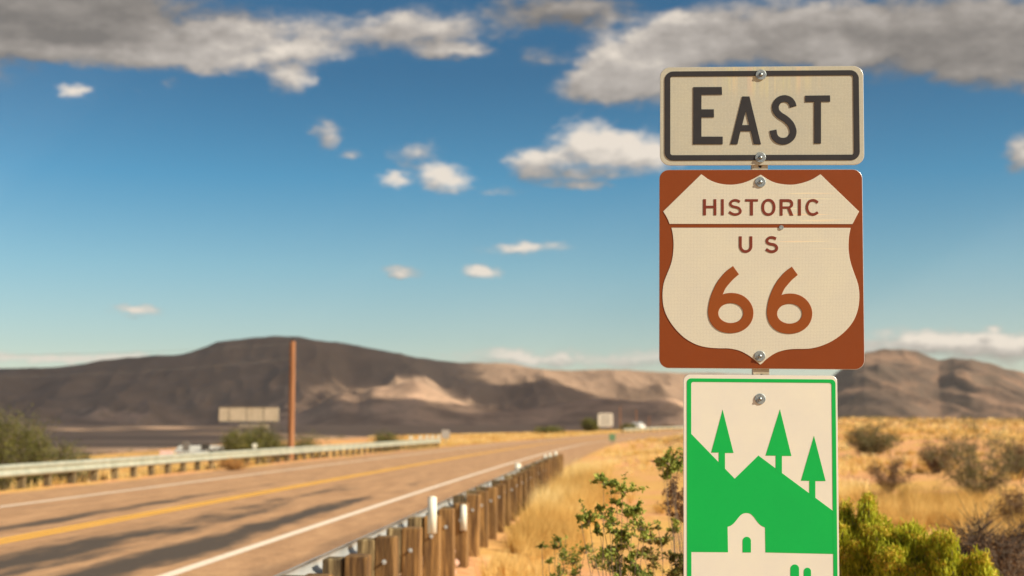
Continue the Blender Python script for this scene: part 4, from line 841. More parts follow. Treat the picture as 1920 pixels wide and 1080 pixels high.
def build_roadside():
    # utility pole and its two lines, running off to a pole out of view
    x, y = -12.2, 80.0
    p, z = utility_pole(x, y, 6.22 - gz(x, y), 0.185, 'tall bare brown wooden utility pole rising behind the far guardrail')
    top = 6.22
    x2, y2 = -47, 74.0
    p2, z2 = utility_pole(x2, y2, 7.75, 0.185, 'brown wooden utility pole holding the far end of the wires')
    wire('overhead_wire', (x, y - .18, top - 0.15), (x2, y2, z2 + 7.6), 0.55, 0.007, 'upper thin wire sagging left from the utility pole')
    wire('overhead_wire', (x, y - .18, top - 0.95), (x2, y2, z2 + 6.9), 0.95, 0.007, 'lower thin wire sagging left from the utility pole')
    for i, (px, h) in enumerate(((1162, 5.6), (1192, 5.4), (1216, 4.6))):
        yy = 330 + 12 * i; xx = (px - 960) / 2700 * yy
        utility_pole(xx, yy, h + 0.6, 0.13, ['faint far pole just right of the white highway board', 'faint far pole above the white parked car', 'short faint far pole nearest the route sign'][i], False, 'distant poles beyond the crest', 8)
    # billboard on steel posts
    y = 150.0; k = y / 2700
    x0, x1 = (412 - 960) * k, (525 - 960) * k; zt = 1.5 + 37 * k; zb = 1.5 + 9 * k; xc = (x0 + x1) / 2; zg = gz(xc, y)
    root = empty('billboard', (xc, y, zg), label='long cream billboard on steel posts behind a big green bush', cat='billboard')
    W = x1 - x0
    edges = [-W / 2, -W / 2 + 0.17 * W, -W / 2 + 0.46 * W, -W / 2 + 0.74 * W, W / 2]
    for a, b in zip(edges, edges[1:]):
        bm = bmesh.new(); add_box(bm, ((a + b) / 2, 0, (zt + zb) / 2 - zg), (b - a - 0.10, 0.06, zt - zb - 0.12), bev=0.01)
        link('sign_panel', bm_mesh('sign_panel', bm), CREAM, root)
    bm = bmesh.new(); add_box(bm, (0, 0.08, (zt + zb) / 2 - zg), (W - 0.02, 0.06, zt - zb - 0.03))
    add_box(bm, (0, 0.0, zt - zg - 0.02), (W, 0.16, 0.06)); add_box(bm, (0, 0, zb - zg - 0.01), (W, 0.16, 0.05))
    link('frame', bm_mesh('frame', bm), STEEL, root)
    bm = bmesh.new(); add_box(bm, (0.5, 0, zb - zg - 0.42), (3.0, 0.05, 0.34), bev=0.01)
    link('lower_panel', bm_mesh('lower_panel', bm), CREAM, root)
    bm = bmesh.new()
    for q in range(4): add_box(bm, (0.5, -0.035, zb - zg - 0.30 - 0.08 * q), (2.8, 0.02, 0.03))
    link('lower_slat', bm_mesh('lower_slat', bm), STEEL, root)
    f = None
    for a in (-0.9, 0.15, 1.2, 2.0):
        if f is None:
            bm = bmesh.new(); add_box(bm, (0, 0.16, (zt - zg) / 2 - 0.3), (0.12, 0.12, zt - zg + 0.5)); f = link('post', bm_mesh('post', bm), STEEL, root, (a, 0, 0))
        else: dup(f, root, (a, 0, 0))
    # low shed in the valley
    y = 180.0; x = (385 - 960) / 2700 * y; zg = gz(x, y)
    top = 1.5 - 35 / 2700 * y
    root = empty('shed', (x, y, zg), (0, 0, R(-8)), label='low shed with a long pale roof down behind the far guardrail', cat='shed')
    H = top - zg
    wallm = pmat('shed_wall', [(0.3, (0.45, 0.33, 0.27)), (0.7, (0.60, 0.46, 0.38))], 2, 0.8)
    roofm = pmat('shed_roof', [(0.3, (0.42, 0.42, 0.38)), (0.7, (0.60, 0.58, 0.52))], 2, 0.6)
    bm = bmesh.new(); add_box(bm, (0, 0, (H - 0.7) / 2 - 0.2), (5.6, 3.6, H - 0.7 + 0.4)); link('wall', bm_mesh('wall', bm), wallm, root)
    bm = bmesh.new()
    v = [bm.verts.new(c) for c in ((-3.1, -2.3, H - 0.85), (3.1, -2.3, H - 0.85), (3.1, 0, H), (-3.1, 0, H), (-3.1, 2.3, H - 0.85), (3.1, 2.3, H - 0.85))]
    for q in ((0, 1, 2, 3), (3, 2, 5, 4), (0, 3, 4), (1, 5, 2), (0, 4, 5, 1)): bm.faces.new([v[i] for i in q])
    link('roof', bm_mesh('roof', bm), roofm, root)
    bm = bmesh.new(); add_box(bm, (-1.6, -1.82, 1.0), (0.9, 0.06, 2.0)); link('door', bm_mesh('door', bm), STEEL, root)
    bm = bmesh.new(); add_box(bm, (0.9, -1.82, 1.3), (1.1, 0.06, 0.8)); link('window', bm_mesh('window', bm), GLASS, root)
    # pink-white notice board
    y = 120.0; x = (316 - 960) / 2700 * y; zg = gz(x, y); zt = 1.5 - 44 / 2700 * y
    root = empty('notice_board', (x, y, zg), label='small pinkish white board standing just over the far guardrail left of the shed', cat='sign')
    pink = pmat('faded_pink_board', [(0.3, (0.72, 0.50, 0.46)), (0.7, (0.82, 0.62, 0.56))], 3, 0.7)
    bm = bmesh.new(); add_box(bm, (0, 0, zt - zg - 0.32), (1.1, 0.04, 0.62), bev=0.01); link('panel', bm_mesh('panel', bm), pink, root)
    for s in (-0.4, 0.4):
        bm = bmesh.new(); add_box(bm, (s, 0.05, (zt - zg) / 2 - 0.2), (0.07, 0.05, zt - zg + 0.3)); link('post', bm_mesh('post', bm), STEEL, root)
    # highway signs far off
    def small_sign(name, label, px, py0, py1, wpx, y, mat, posts=1, lines=0, cat='road sign', linemat=None):
        k = y / 2700; x = (px - 960) * k; zt = 1.5 + (800 - py0) * k; zb = 1.5 + (800 - py1) * k; zg = gz(x, y); w = wpx * k
        root = empty(name, (x, y, zg), label=label, cat=cat)
        me = flat_shape('panel', [rrect(-w * 500, (zb - zg) * 1000, w * 500, (zt - zg) * 1000, min(w, zt - zb) * 130, 4)], 0.02, 0.004)
        me.transform(Matrix.Rotation(R(90), 4, 'X'))
        link('panel', me, mat, root)
        for i in range(lines):
            bm = bmesh.new(); zz = zt - zg - (zt - zb) * (i + 0.9) / (lines + 0.8)
            add_box(bm, (0, -0.018, zz), (w * (0.66 if i % 2 else 0.78), 0.01, (zt - zb) * 0.075)); link('text_line', bm_mesh('text_line', bm), linemat or STEEL, root)
        for s in ([0] if posts == 1 else [-w * 0.3, w * 0.3]):
            bm = bmesh.new(); add_box(bm, (s, 0.05, (zt - zg) / 2 - 0.25), (0.08, 0.06, zt - zg + 0.3)); link('post', bm_mesh('post', bm), POLE if posts == 2 else STEEL, root)
    green = pmat('green_marker_film', [(0.3, (0.10, 0.20, 0.10)), (0.7, (0.16, 0.28, 0.15))], 3, 0.6)
    grey = pmat('bare_aluminium', [(0.3, (0.40, 0.37, 0.33)), (0.7, (0.50, 0.46, 0.42))], 3, 0.6, 0.2)
    whiteb = pmat('white_highway_board', [(0.3, (0.62, 0.56, 0.47)), (0.7, (0.74, 0.68, 0.58))], 0.8, 0.6)
    small_sign('highway_information_sign', 'white highway information board on two posts where the road bends away', 1134.5, 775, 800, 28, 240, whiteb, 2, 5)
    small_sign('mile_marker', 'little green mile marker on the shoulder in front of the white highway board', 1147, 813, 826, 12, 130, green)
    small_sign('road_sign_seen_from_behind', 'bare grey back of a small sign past the end of the far guardrail', 836, 806, 822, 15, 140, grey)
    # parked car beyond the bend
    y = 280.0; x = (1196 - 960) / 2700 * y; zg = gz(x, y)
    def car(x, y, zg, rz, label):
        root = empty('parked_car', (x, y, zg), (0, 0, rz), label=label, cat='car')
        paint = bpy.data.materials.get('white_car_paint') or pmat('white_car_paint', [(0.3, (0.74, 0.74, 0.72)), (0.7, (0.80, 0.80, 0.78))], 2, 0.3, spec=0.6)
        rub = bpy.data.materials.get('tyre_rubber') or pmat('tyre_rubber', [(0.3, (0.02, 0.02, 0.02)), (0.7, (0.04, 0.04, 0.04))], 9, 0.9)
        sec = [(-2.1, 0.35), (-2.12, 0.72), (-1.95, 0.98), (-1.55, 1.36), (-1.1, 1.48), (0.2, 1.46), (0.75, 1.08), (1.75, 0.92), (2.1, 0.66), (2.1, 0.35)]
        bm = bmesh.new()
        rings = []
        for xx, f in ((-0.88, 0.9), (-0.92, 1.0), (0.92, 1.0), (0.88, 0.9)):
            rings.append([bm.verts.new((xx * (0.78 + 0.22 * (1 if zz < 1.0 else 1 - (zz - 1.0) * 1.2)), yy * (0.98 if f < 1 else 1), zz * (0.99 if f < 1 else 1))) for yy, zz in sec])
        for a, b in zip(rings, rings[1:]):
            for i in range(len(sec)):
                j = (i + 1) % len(sec); bm.faces.new([a[i], a[j], b[j], b[i]])
        bm.faces.new(rings[0]); bm.faces.new(rings[-1][::-1])
        link('body', bm_mesh('body', bm), paint, root)
        bm = bmesh.new(); add_box(bm, (0, 0, 0), (1.25, 0.02, 0.36)); me = bm_mesh('rear_window', bm)
        link('rear_window', me, GLASS, root, (0, -1.77, 1.18), (R(42) - R(90) + R(90) - R(85), 0, 0))
        for sx in (-1, 1):
            bm = bmesh.new(); add_box(bm, (sx * 0.885, -0.3, 1.18), (0.02, 1.7, 0.30)); link('side_window', bm_mesh('side_window', bm), GLASS, root)
            for sy in (-1.3, 1.3):
                bm = bmesh.new(); add_cyl(bm, (sx * 0.72, sy, 0.33), (sx * 0.93, sy, 0.33), 0.33, 0.33, 16); link('wheel', bm_mesh('wheel', bm), rub, root)
    car(x, y, zg, R(-20), 'white car parked on the outside of the far bend')
    y = 172.0; x = (409 - 960) / 2700 * y
    car(x, y, gz(x, y), R(80), 'white car parked at the right-hand end of the low shed')
build_roadside()

# ------------------------------------------------------------------ unseen clouds above the picture, outlined to fit the shadow they throw on the mesa
CLOUD_ROWS = [
  "000000000000000000000000000000000000000000000000000000000000000000000000000000000000000000000000000000000000000000000000000000000000000000000000000000000000000000000",
  "000000000000000000000000000000000000000000000000000000000000000000000000000000000000000000000000000000000000000000000000000000000000000000000000000000000000000000000",
  "000000000000000000000000000000000000000000000000000000000000000000000000000000000000000000000000000000000000000002620000000000000000000000000000000000000000000000000",
  "000000000000000000000000000000000000000000000000000000000000000000000000000000000000000000000000000000000000000007997000000000000000000000000000000000000000000000000",
  "000000000000000000000000000000000000000000000000000000000000000000000000000000000000000000000000000000000000000029999000000000000000000000000000000000000000000000000",
  "000000000000000000000000000000000000000000000000000000000000000000000000000000000000000000000000000000000000000079999000000000000000000000000000000000000000000000000",
  "000000000000000000000000000000000000000000000000000000000000000000000000000000000000000000000000000000000000000299937000000000000000000000000000000000000000000000000",
  "000000000000000000000000000000000000000000000000000000000000000000000000000000000000000000000000000000000000000799727000000000000000000000000000000000000000000000000",
  "000000000000000000000000000000000000000000000000000000000000000000000000000000000000000000000000000000000000002999206000000000000000000000000000000000000000000000000",
  "000000000000000000000000000000000000000000000000000000000000000000000000000000000000000000000000000000000000007999000000000000000000000000000000000000000000000000000",
  "000000000000000000000000000000000000000000000000000000000000000000000000000000000000000000000000000000000000029997000000000000000000000000000000000000000000000000000",
  "000000000000000000000000000000000000000000000000000000000000000000000000000000000000000000000000000000000000079992060000000000000000000000000000000000000000000000000",
  "000000000000000000000000000000000000000000000000000000000000000000000000000000000000000000000000000000000000299990070000000000000000000000000000000000000000000000000",
  "000000000000000000000000000000000000000000000000000000000000000000000000000000000000000000000000000000000000799990070000000000000000000000000000000000000000000000000",
  "000000000000000000000000000000000000000000000000000000000000000000000000000000000000000000000000000000000002999990072000000000000000000000000000000000000000000000000",
  "000000000000000000000000000000000000000000000000000000000000000000000000000000000000000000000000000000000007999990099999700000000000000000000000000000000000000000000",
  "000000000000000000000000000000000000000000000000000000000000000000000000000000000000000000000000000000000029999990299999900000000000000000000000000000000000000000000",
  "000000000000000000000000000000000000000000000000000000000000000000000000000000000000000000000000000000000079999993799999920000000000000000000000000000000000000000000",
  "000000000000000000000000000000000000000000000000000000000000000000000000000000000000000000000000000000000299999997999999970000000000000000000000000000000000000000000",
  "000000000000000000000000000000000000000000000000000000000000000000000000000000000000000000000000000000000799999994999999990000000000000000000000000000000000000000000",
  "000000000000000000000000000000000000000000000000000000000000000000000000000000000000000000000000000000002999999999999999990000000000000000000000000000000000000000000",
  "000000000000000000000000000000000000000000000000000000000000000000000000000000000000000000000000000000007999999999999999990000000000000000000000000000000000000000000",
  "000000000000000000000000000000000000000000000000000000000000000000000000000000000000000000000000000000029999999999999999990000000000000000000000000000000000000000000",
  "000000000000000000000000000000000000000000000000000000000000000000000000000000000000000000000000000000079999999999993999990000000000000000000000000000000000000000000",
  "000000000000000000000000000000000000000000000000000000000000000000000000000000000000000000000000000000299999999999972999990000000000000000000000000000000000000000000",
  "000000000000000000000000000000000000000000000000000000000000000000000000000000000000000000000000000000799999999999930999992000000000000000000000000000000000000000000",
  "000000000000000000000000000000000000000000000000000000000000000000000000000000000000000000000000000002999999999999962999997000000000000000000000000000000000000000000",
  "000000000000000000000000000000000000000000000000000000000000000000000000000000000000000000000000000007999999999999920999999000000000000000000000000000000000000000000",
  "000000000000000000000000000000000000000000000000000000000000000000000000000000000000000000000000000029999999999999702999999000000000000000000000000000000000000000000",
  "000000000000000000000000000000000000000000000000000000000000000000000000000000000000000000000000000079999999999997207999999000000000000000000000000000000000000000000",
  "000000000000000000000000000000000000000000000000000000000000000000000000000000000000000000000000000299999999999992009999999000000000000000000000000000000000000000000",
  "000000000000000000000000000000000000000000000000000000000000000000000000000000000000000000000000000799999999999990009999999000000000000000000000000000000000000000000",
  "000000000000000000000000000000000000000000000000000000000000000000000000000000000000000000000000002999999999999990009999999000000000000000000000000000000000000000000",
  "000000000000000000000000000000000000000000000000000000000000000000000000000000000000000000000000007999999999999990009999999200000000000000000000000000000000000000000",
  "000000000000000000000000000000000000000000000000000000000000000000000000000000000000000000000000029999999999999970009999999700000000000000000000000000000000000000000",
  "000000000000000000000000000000000000000000000000000000000000000000000000000000000000000000000000079999999999999920009999999900000000000000000000000000000000000000000",
  "000000000000000000000000000000000000000000000000000000000000000000000000000000000000000000000000299999999999999900009999999900000000000000000000000000000000000000000",
  "000000000000000000000000000000000000000000000000000000000000000000000000000000000000000000000000799999999999999900009999999900000000000000000000000000000000000000000",
  "000000000000000000000000000000000000000000000000000000000000000000000000000000000000000000000002999999999999999900009999999900000000000000000000000000000000000000000",
  "000000000000000000000000000000000000000000000000000000000000000000000000000000000000000000000007999999999999999900009999999900000000000000000000000000000000000000000",
  "000000000000000000000000000000000000000000000000000000000000000000000000000000000000000000000029999999999999999700009999999900000000000000000000000000000000000000000",
  "000000000000000000000000000000000000000000000000000000000000000000000000000000000000000000000079999999999999999200029999999900000000000000000000000000000000000000000",
  "000000000000000000000000000000000000000000000000000000000000000000000000000000000000000000000299999999999999999000279999999920000000000000000000000000000000000000000",
  "000000000000000000000000000000000000000000000000000000000000000000000000000000000000000000000799999999999999999002799999999970000000000000000000000000000000000000000",
  "000000000000000000000000000000000000000000000000000000000000000000000000000000000000000000002999999999999999997379999999999990000000000000000000000000000000000000000",
  "000000000000000000000000000000000000000000000000000000000000000000000000000000000000000000007999999999999999973799999999999990000000000000000000000000000000000000000",
  "000000000000000000000000000000000000000000000000000000000000000000000000000000000000000000029999999999999999200999999999999990000000000000000000000000000000000000000",
  "000000000000000000000000000000000000000000000000000000000000000000000000000000000000000000079999999999999999002999999999999990000000000000000000000000000000000000000",
  "000000000000000000000000000000000000000000000000000000000000000000000000000000000000000000299999999999999999007999999999999990000000000000000000000000000000000000000",
  "000000000000000000000000000000000000000000000000000000000000000000000000000000000000000002799999999999999999009999999999999990000000000000000000000000000000000000000",
  "000000000000000000000000000000000000000000000000000000000000000000000000000000000000000007999999999999999999229999999999999990000000000000000000000000000000000000000",
  "000000000000000000000000000000000000000000000000000000000000000000000000000000000000000029999999999999999999999999999999999990000000000000000000000000000000000000000",
  "000000000000000000000000000000000000000000000000000000000000000000000000000000000000000079999999999999999999999999999999999992000000000000000000000000000000000000000",
  "000000000000000000000000000000000000000000000000000000000000000000000000000000000000000299999999999922999999999999999999999997000000000000000000000000000000000000000",
  "000000000000000000000000000000000000000000000000000000000000000000000000000000000000000799999999999702999999999999999999999999000000000000000000000000000000000000000",
  "000000000000000000000000000000000000000000000000000000000000000000000000000000000000002999999999999207999999999999999999999999000000000000000000000000000000000000000",
  "000000000000000000000000000000000000000000000000000000000000000000000000000000000000007999999999999007399999999999999999999999000000000000000000000000000000000000000",
  "000000000000000000000000000000000000000000000000000000000000000000000000000000000000029999999999997027279999999999999999999999000000000000000000000000000000000000000",
  "000000000000000000000000000000000000000000000000000000000000000000000000000000000000079999999999992079000299999999999999999999000000000000000000000000000000000000000",
  "000000000000000000000000000000000000000000000000000000000000000000000000000000000000299999999999990097000299999999999999999999000000000000000000000000000000000000000",
  "000000000000000000000000000000000000000000000000000000000000000000000000000000000000799999999999970272000799999999999999999999000000000000000000000000000000000000000",
  "000000000000000000000000000000000000000000000000000000000000000000000000000000000002999999999999920790000999999999999999999999200000000000000000000000000000000000000",
  "000000000000000000000000000000000000000000000000000000000000000000000000000000000007999999999999900970000999999999999999999999700000000000000000000000000000000000000",
  "000000000000000000000000000000000000000000000000000000000000000000000000000000000029999999999999922720002999999999999999999999900000000000000000000000000000000000000",
  "000000000000000000000000000000000000000000000000000000000000000000000000000000000079999999999999999900007999999999999999999999900000000000000000000000000000000000000",
  "000000000000000000000000000000000000000000000000000000000000000000000000000000000299999999999999999900009999999999999999999999900000000000000000000000000000000000000",
  "000000000000000000000000000000000000000000000000000000000000000000000000000000000799999999999999999700029999999999999999999999900000000000000000000000000000000000000",
  "000000000000000000000000000000000000000000000000000000000000000000000000000000002999999999999999999200079999999999999999999999900000000000000000000000000000000000000",
  "000000000000000000000000000000000000000000000000000000000000000000000000000000007999999999999999999006399999999999999999999999900000000000000000000000000000000000000",
  "000000000000000000000000000000000000000000000000000000000000000000000000000000029999999999999999999229999999999999999999999999900000000000000000000000000000000000000",
  "000000000000000000000000000000000000000000000000000000000000000000000000000000079999999999999999999999999999999999999999999999900000000000000000000000000000000000000",
  "000000000000000000000000000000000000000000000000000000000000000000000000000000299999999999999999999999999999999999999999999999920000000000000000000000000000000000000",
  "000000000000000000000000000000000000000000000000000000000000000000000000000002799999999999999999999999999999999999999999999999970000000000000000000000000000000000000",
  "000000000000000000000000000000000000000000000000000000000000000000000000000007999999999999999999999999999999999999999999999999990000000000000000000000000000000000000",
  "000000000000000000000000000000000000000000000000000000000000000000000000000029999999999999999999999999999999999999999999999999990000000000000000000000000000000000000",
  "000000000000000000000000000000000000000000000000000000000000000000000000000079999999999999999999999999999999999999999999999999990000000000000000000000000000000000000",
  "000000000000000000000000000000000000000000000000000000000000000000000000000299999999999999999999999999999999999999999999999999990000000000000000000000000000000000000",
  "000000000000000000000000000000000000000000000000000000000000000000000000000799999999999999999999999999999999999999999999999999990000000000000000000000000000000000000",
  "000000000000000000000000000000000000000000000000000000000000000000000000002999999999999999999999999999999999999999999999999999990000000000000000000000000000000000000",
  "000000000000000000000000000000000000000000000000000000000000000000000000007999999999999999999999999999999999999999999999999999990000000000000000000000000000000000000",
  "000000000000000000000000000000000000000000000000000000000000000000000000029999999999999999999999999999999999999999999999999999992000000000000000000000000000000000000",
  "000000000000000000000000000000000000000000000000000000000000000000000000079999999999999999999999999999999999999999999999999999997000000000000000000000000000000000000",
  "000000000000000000000000000000000000000000000000000000000000000000000000299999999999999999999999999999999999999999999999999999999000000000000000000000000000000000000",
  "000000000000000000000000000000000000000000000000000000000000000000000000799999999999999999999999999999999999999999999999999999999000000000000000000000000000000000000",
  "000000000000000000000000000000000000000000000000000000000000000000000002999999999999999999999999999999999999999999999999999999999000000000000000000000000000000000000",
  "000000000000000000000000000000000000000000000000000000000000000000000007999999999999999999999999999999999999999999999999999999999000000000000000000000000000000000000",
  "000000000000000000000000000000000000000000000000000000000000000000000029999999999999999999999999999999999999999999999999999999999000000000000000000000000000000000000",
  "000000000000000000000000000000000000000000000000000000000000000000000079999999999999999999999999999999999999999999999999999999997000000000000000000000000000000000000",
  "000000000000000000000000000000000000000000000000000000000000000000000299999999999999999999999999999999999999999999999999999999992000000000000000000000000000000000000",
  "000000000000000000000000000000000000000000000000000000000000000000000799999999999999999999999999999999999999999999999999999999990000000000000000000000000000000000000",
  "000000000000000000000000000000000000000000000000000000000000000000002999999999999999999999999999999999999999972027999999999999990000000000000000000000000000000000000",
  "000000000000000000000000000000000000000000000000000000000000000000007999999999999999999999999999999999999972000002999999999999990000000000000000000000000000000000000",
  "000000000000000000000000000000000000000000000000000000000000000000029999999999999999999999999999999999939720000000999999999999970000000000000000000000000000000000000",
  "000000000000000000000000000000000000000000000000000000000000000000079999999999999999999999999999999999927200000000799999999999920000000000000000000000000000000000000",
  "000000000000000000000000000000000000000000000000000000000000000000299999999999999999999999999999999999727000000000299999999999700000000000000000000000000000000000000",
  "000000000000000000000000000000000000000000000000000000000000000000799999999999999999999999999999999999207000000000099999993799200000000000000000000000000000000000000",
  "000000000000000000000000000000000000000000000000000000000000000002999999999999999999999999999999999999006000000000099999990027000000000000000000000000000000000000000",
  "000000000000000000000000000000000000000000000000000000000000000027999999999999999999999999999999999999000000000000099999990027000000000000000000000000000000000000000",
  "000000000000000000000000000000000000000000000000000000000000000079999999999999999999999999999999999999000000000000099999990079200000000000000000000000000000000000000",
  "000000000000000000000000000000000000000000000000000000000000000299999999999999999999999999999999999999000000000000099999990099700000000000000000000000000000000000000",
  "000000000000000000000000000000000000000000000000000000000000000799999999999999999999999999999999999997000000000000099999992299920000000000000000000000000000000000000",
  "000000000000000000000000000000000000000000000000000000000000002999999999999999999999999999999999999992060000000000099999999999970000000000000000000000000000000000000",
  "000000000000000000000000000000000000000000000000000000000000027999999999999999999999999999999999999990270000000000099999999999992000000000000000000000000000000000000",
  "000000000000000000000000000000000000000000000000000000000000079999999999999999999999999999999999999992792000000000099999999999997200000000000000000000000000000000000",
  "000000000000000000000000000000000000000000000000000000000000299999999999999999999999999999999999999992997000000000299999999999999700000000000000000000000000000000000",
  "000000000000000000000000000000000000000000000000000000000002799999999999999999999999999999999999999992999200000000799999999999999900000000000000000000000000000000000",
  "000000000000000000000000000000000000000000000000000000000027999999999999999999999999999999999999999972999972000000999999999999999900000000000000000000000000000000000",
  "000000000000000000000000000000000000000000000000000000000079999999999999999999999999999999999999999920999997000000999999999999999920000000000000000000000000000000000",
  "000000000000000000000000000000000000000000000000000000000299999999999999999999999999999999999999999902999999007722999999999999999970000000000000000000000000000000000",
  "000000000000000000000000000000000000000000000000000000002799999999999999999999999999999999999999999927999999009999999999999999999990000000000000000000000000000000000",
  "000000000000000000000000000000000000000000000000000000027999999999999999999999999999999999999999999929999997009999999999999999999990000000000000000000000000000000000",
  "000000000000000000000000000000000000000000000000000000079999999999999999999999999999999999999999999929999993009999999999999999999990000000000000000000000000000000000",
  "000000000000000000000000000000000000000000000000000000299999999999999999999999999999999999999999999729999997009999999999999999999990000000000000000000000000000000000",
  "000000000000000000000000000000000000000000000000000002799999999999999999999999999999999999999999999209999999007999999999999999999990000000000000000000000000000000000",
  "000000000000000000000000000000000000000000000000000027999999999999999999999999999999999999999999999007999999000299999999999999999990000000000000000000000000000000000",
  "000000000000000000000000000000000000000000000000000079999999999999999999999999999999999999999999999002999997000079999999999999999990000000000000000000000000000000000",
  "000000000000000000000000000000000000000000000000000299999999999999999999999999999999999999999999999002993772000029999999999999999990000000000000000000000000000000000",
  "000000000000000000000000000000000000000000000000002799999999999999999999999999999999999999999999999269970000000009999999999999999970000000000000000000000000000000000",
  "000000000000000000000000000000000000000000000000007999999999999999999999999999999999999999999999999037200000000007999999999999999720000000000000000000000000000000000",
  "000000000000000000000000000000000000000000000000029999999999999999999999999999999999999999999999999279000000000003999999999999997200000000000000000000000000000000000",
  "000000000000000000000000000000000000000000000000279999999999999999999999999999999999999999999999999297000000000027999999999999972000000000000000000000000000000000000",
  "000000000000000000000000000000000000000000000000799999999999999999999999999999999999999999999999999272000000002799999999999999720000000000000000000000000000000000000",
  "000000000000000000000000000000000000000000000002999999999999999999999999999999999999999999999999997270000000027999999999999992000000000000000000000000000000000000000",
  "000000000000000000000000000000000000000000000007999999999999999999999999999999999999999999999999992273600000279999999999999970000000000000000000000000000000000000000",
  "000000000000000000000000000000000000000000000029999999999999999999999999999999999999999999999999992799900002799999999999999200000000000000000000000000000000000000000",
  "000000000000000000000000000000000000000000000279999999999999999999999999999999999999999999999999993749920027999999999999997000000000000000000000000000000000000000000",
  "000000000000000000000000000000000000000000000799999999999999999999999999999999999999999999999999999999997379999999937999972000000000000000000000000000000000000000000",
  "000000000000000000000000000000000000000000002999999999999999999999999999999999999999999999999999999999999999999999702772000000000000000000000000000000000000000000000",
  "000000000000000000000000000000000000000000007999999999999999999999999999999999999999999999999999999999999999999720000000000000000000000000000000000000000000000000000",
  "000000000000000000000000000000000000000000029999999999999999999999999999999999999999999999999999999999999999997200000000000000000000000000000000000000000000000000000",
  "000000000000000000000000000000000000000000079999999999999999999999999999999999999999999999999999999999999999992000000000000000000000000000000000000000000000000000000",
  "000000000000000000000000000000000000000000299999999999999999999999999999999999999999999999999999999999999999970000000000000000000000000000000000000000000000000000000",
  "000000000000000000000000000000000000000000799999999999999999999999999999999999999999999999999999999999999999200000000000000000000000000000000000000000000000000000000",
  "000000000000000000000000000000000000000000999999999999999999999999999999999999999999999999999999999999999999000000000000000000000000000000000000000000000000000000000",
  "000000000000000000000000000000000000000002999999999999999999999999999999999999999999999999999999999999999999000000000000000000000000000000000000000000000000000000000",
  "000000000000000000000000000000000000000007999999999999999999999999999999999999999999999999999999999999999997000000000000000000000000000000000000000000000000000000000",
  "000000000000000000000000000000000000000029999999999999999999999999999999999999999999999999999999999999999992000000000000000000000000000000000000000000000000000000000",
  "000000000000000000000000000000000000000079999999999999999999999999999999999999999999999999999999999999999970000000000000000000000000000000000000000000000000000000000",
  "000000000000000000000000000000000000000299999999999999999999999999999999999999999999999999999999999999999920000000000000000000000000000000000000000000000000000000000",
  "000000000000000000000000000000000000000799999999999999999999999999999999999999999999999999999999999999999900000000000000000000000000000000000000000000000000000000000",
  "000000000000000000000000000000000000002999999999999999999999999999999999999999999999999999999999999999999700000000000000000000000000000000000000000000000000000000000",
  "000000000000000000000000000000000000007999999999999999999999999999999999999999999999999999999999999999999200000000000000000000000000000000000000000000000000000000000",
  "000000000000000000000000000000000000029999999999999999999999999999999999999999999999999999999999999999999000000000000000000000000000000000000000000000000000000000000",
  "000000000000000000000000000000000000079999999999999999999999999999999999999999999999999999999999999999999000000000000000000000000000000000000000000000000000000000000",
  "000000000000000000000000000000000000299999999999999999999999999999999999999999999999999999999999999999999000000000000000000000000000000000000000000000000000000000000",
  "000000000000000000000000000000000000799999999999999999999999999999999999999999999999999999999999999999999000000000000000000000000000000000000000000000000000000000000",
  "000000000000000000000000000000000000999999999999999999999999999999999999999999999999999999999999999999999000000000000000000000000000000000000000000000000000000000000",
  "000000000000000000000000000000000002999999999999999999999999999999999999999999999999999999999999999999999000000000000000000000000000000000000000000000000000000000000",
  "000000000000000000000000000000000007999999999999999999999999999999999999999999999999999999999999999999999000000000000000000000000000000000000000000000000000000000000",
  "000000000000000000000000000000000029999999999999999999999999999999999999999999999999999999999999999999999000000000000000000000000000000000000000000000000000000000000",
  "000000000000000000000000000000000079999999999999999999999999999999999999999999999999999999999999999999999000000000000000000000000000000000000000000000000000000000000",
  "000000000000000000000000000000000099999999999999999999999999999999999999999999999999999999999999999999999200000000000000000000000000000000000000000000000000000000000",
  "000000000000000000000000000000000099999999999999999999999999999999999999999999999999999999999999999999999700000000000000000000000000000000000000000000000000000000000",
  "000000000000000000000000000000000099999999999999999999999999999999999999999999999999999999999999999999999900000000000000000000000000000000000000000000000000000000000",
  "000000000000000000000000000000000099999999999999999999999999999999999999999999999999999999999999999999999900000000000000000000000000000000000000000000000000000000000",
  "000000000000000000000000000000000099999999999999999999999999999999999999999999999999999999999999999999999900000000000000000000000000000000000000000000000000000000000",
  "000000000000000000000000000000000099999999999999999999999999999999999999999999999999999999999999999999999900000000000000000000000000000000000000000000000000000000000",
  "000000000000000000000000000000000099999999999999999999999999999999999999999999999999999999999999999999999900000000000000000000000000000000000000000000000000000000000",
  "000000000000000000000000000000000299999999999999999999999999999999999999999999999999999999999999999999999900000000000000000000000000000000000000000000000000000000000",
  "000000000000000000000000000000000799999999999999999999999999999999999999999999999999999999999999999999999900000000000000000000000000000000000000000000000000000000000",
  "000000000000000000000000000000000999999999999999999999999999999999999999999999999999999999999999999999999900000000000000000000000000000000000000000000000000000000000",
  "000000000000000000000000000000002999999999999999999999999999999999999999999999999999999999999999999999999900000000000000000000000000000000000000000000000000000000000",
  "000000000000000000000000000000007999999999999999999999999999999999999999999999999999999999999999999999999900000000000000000000000000000000000000000000000000000000000",
  "000000000000000000000000000000029999999999999999999999999999999999999999999999999999999999999999999999999920000026200000000000000000000000000000000000000000000000000",
  "000000000000000000000000000000079999999999999999999999999999999999999999999999999999999999999999999999999970000079700000000000000000000000000000000000000000000000000",
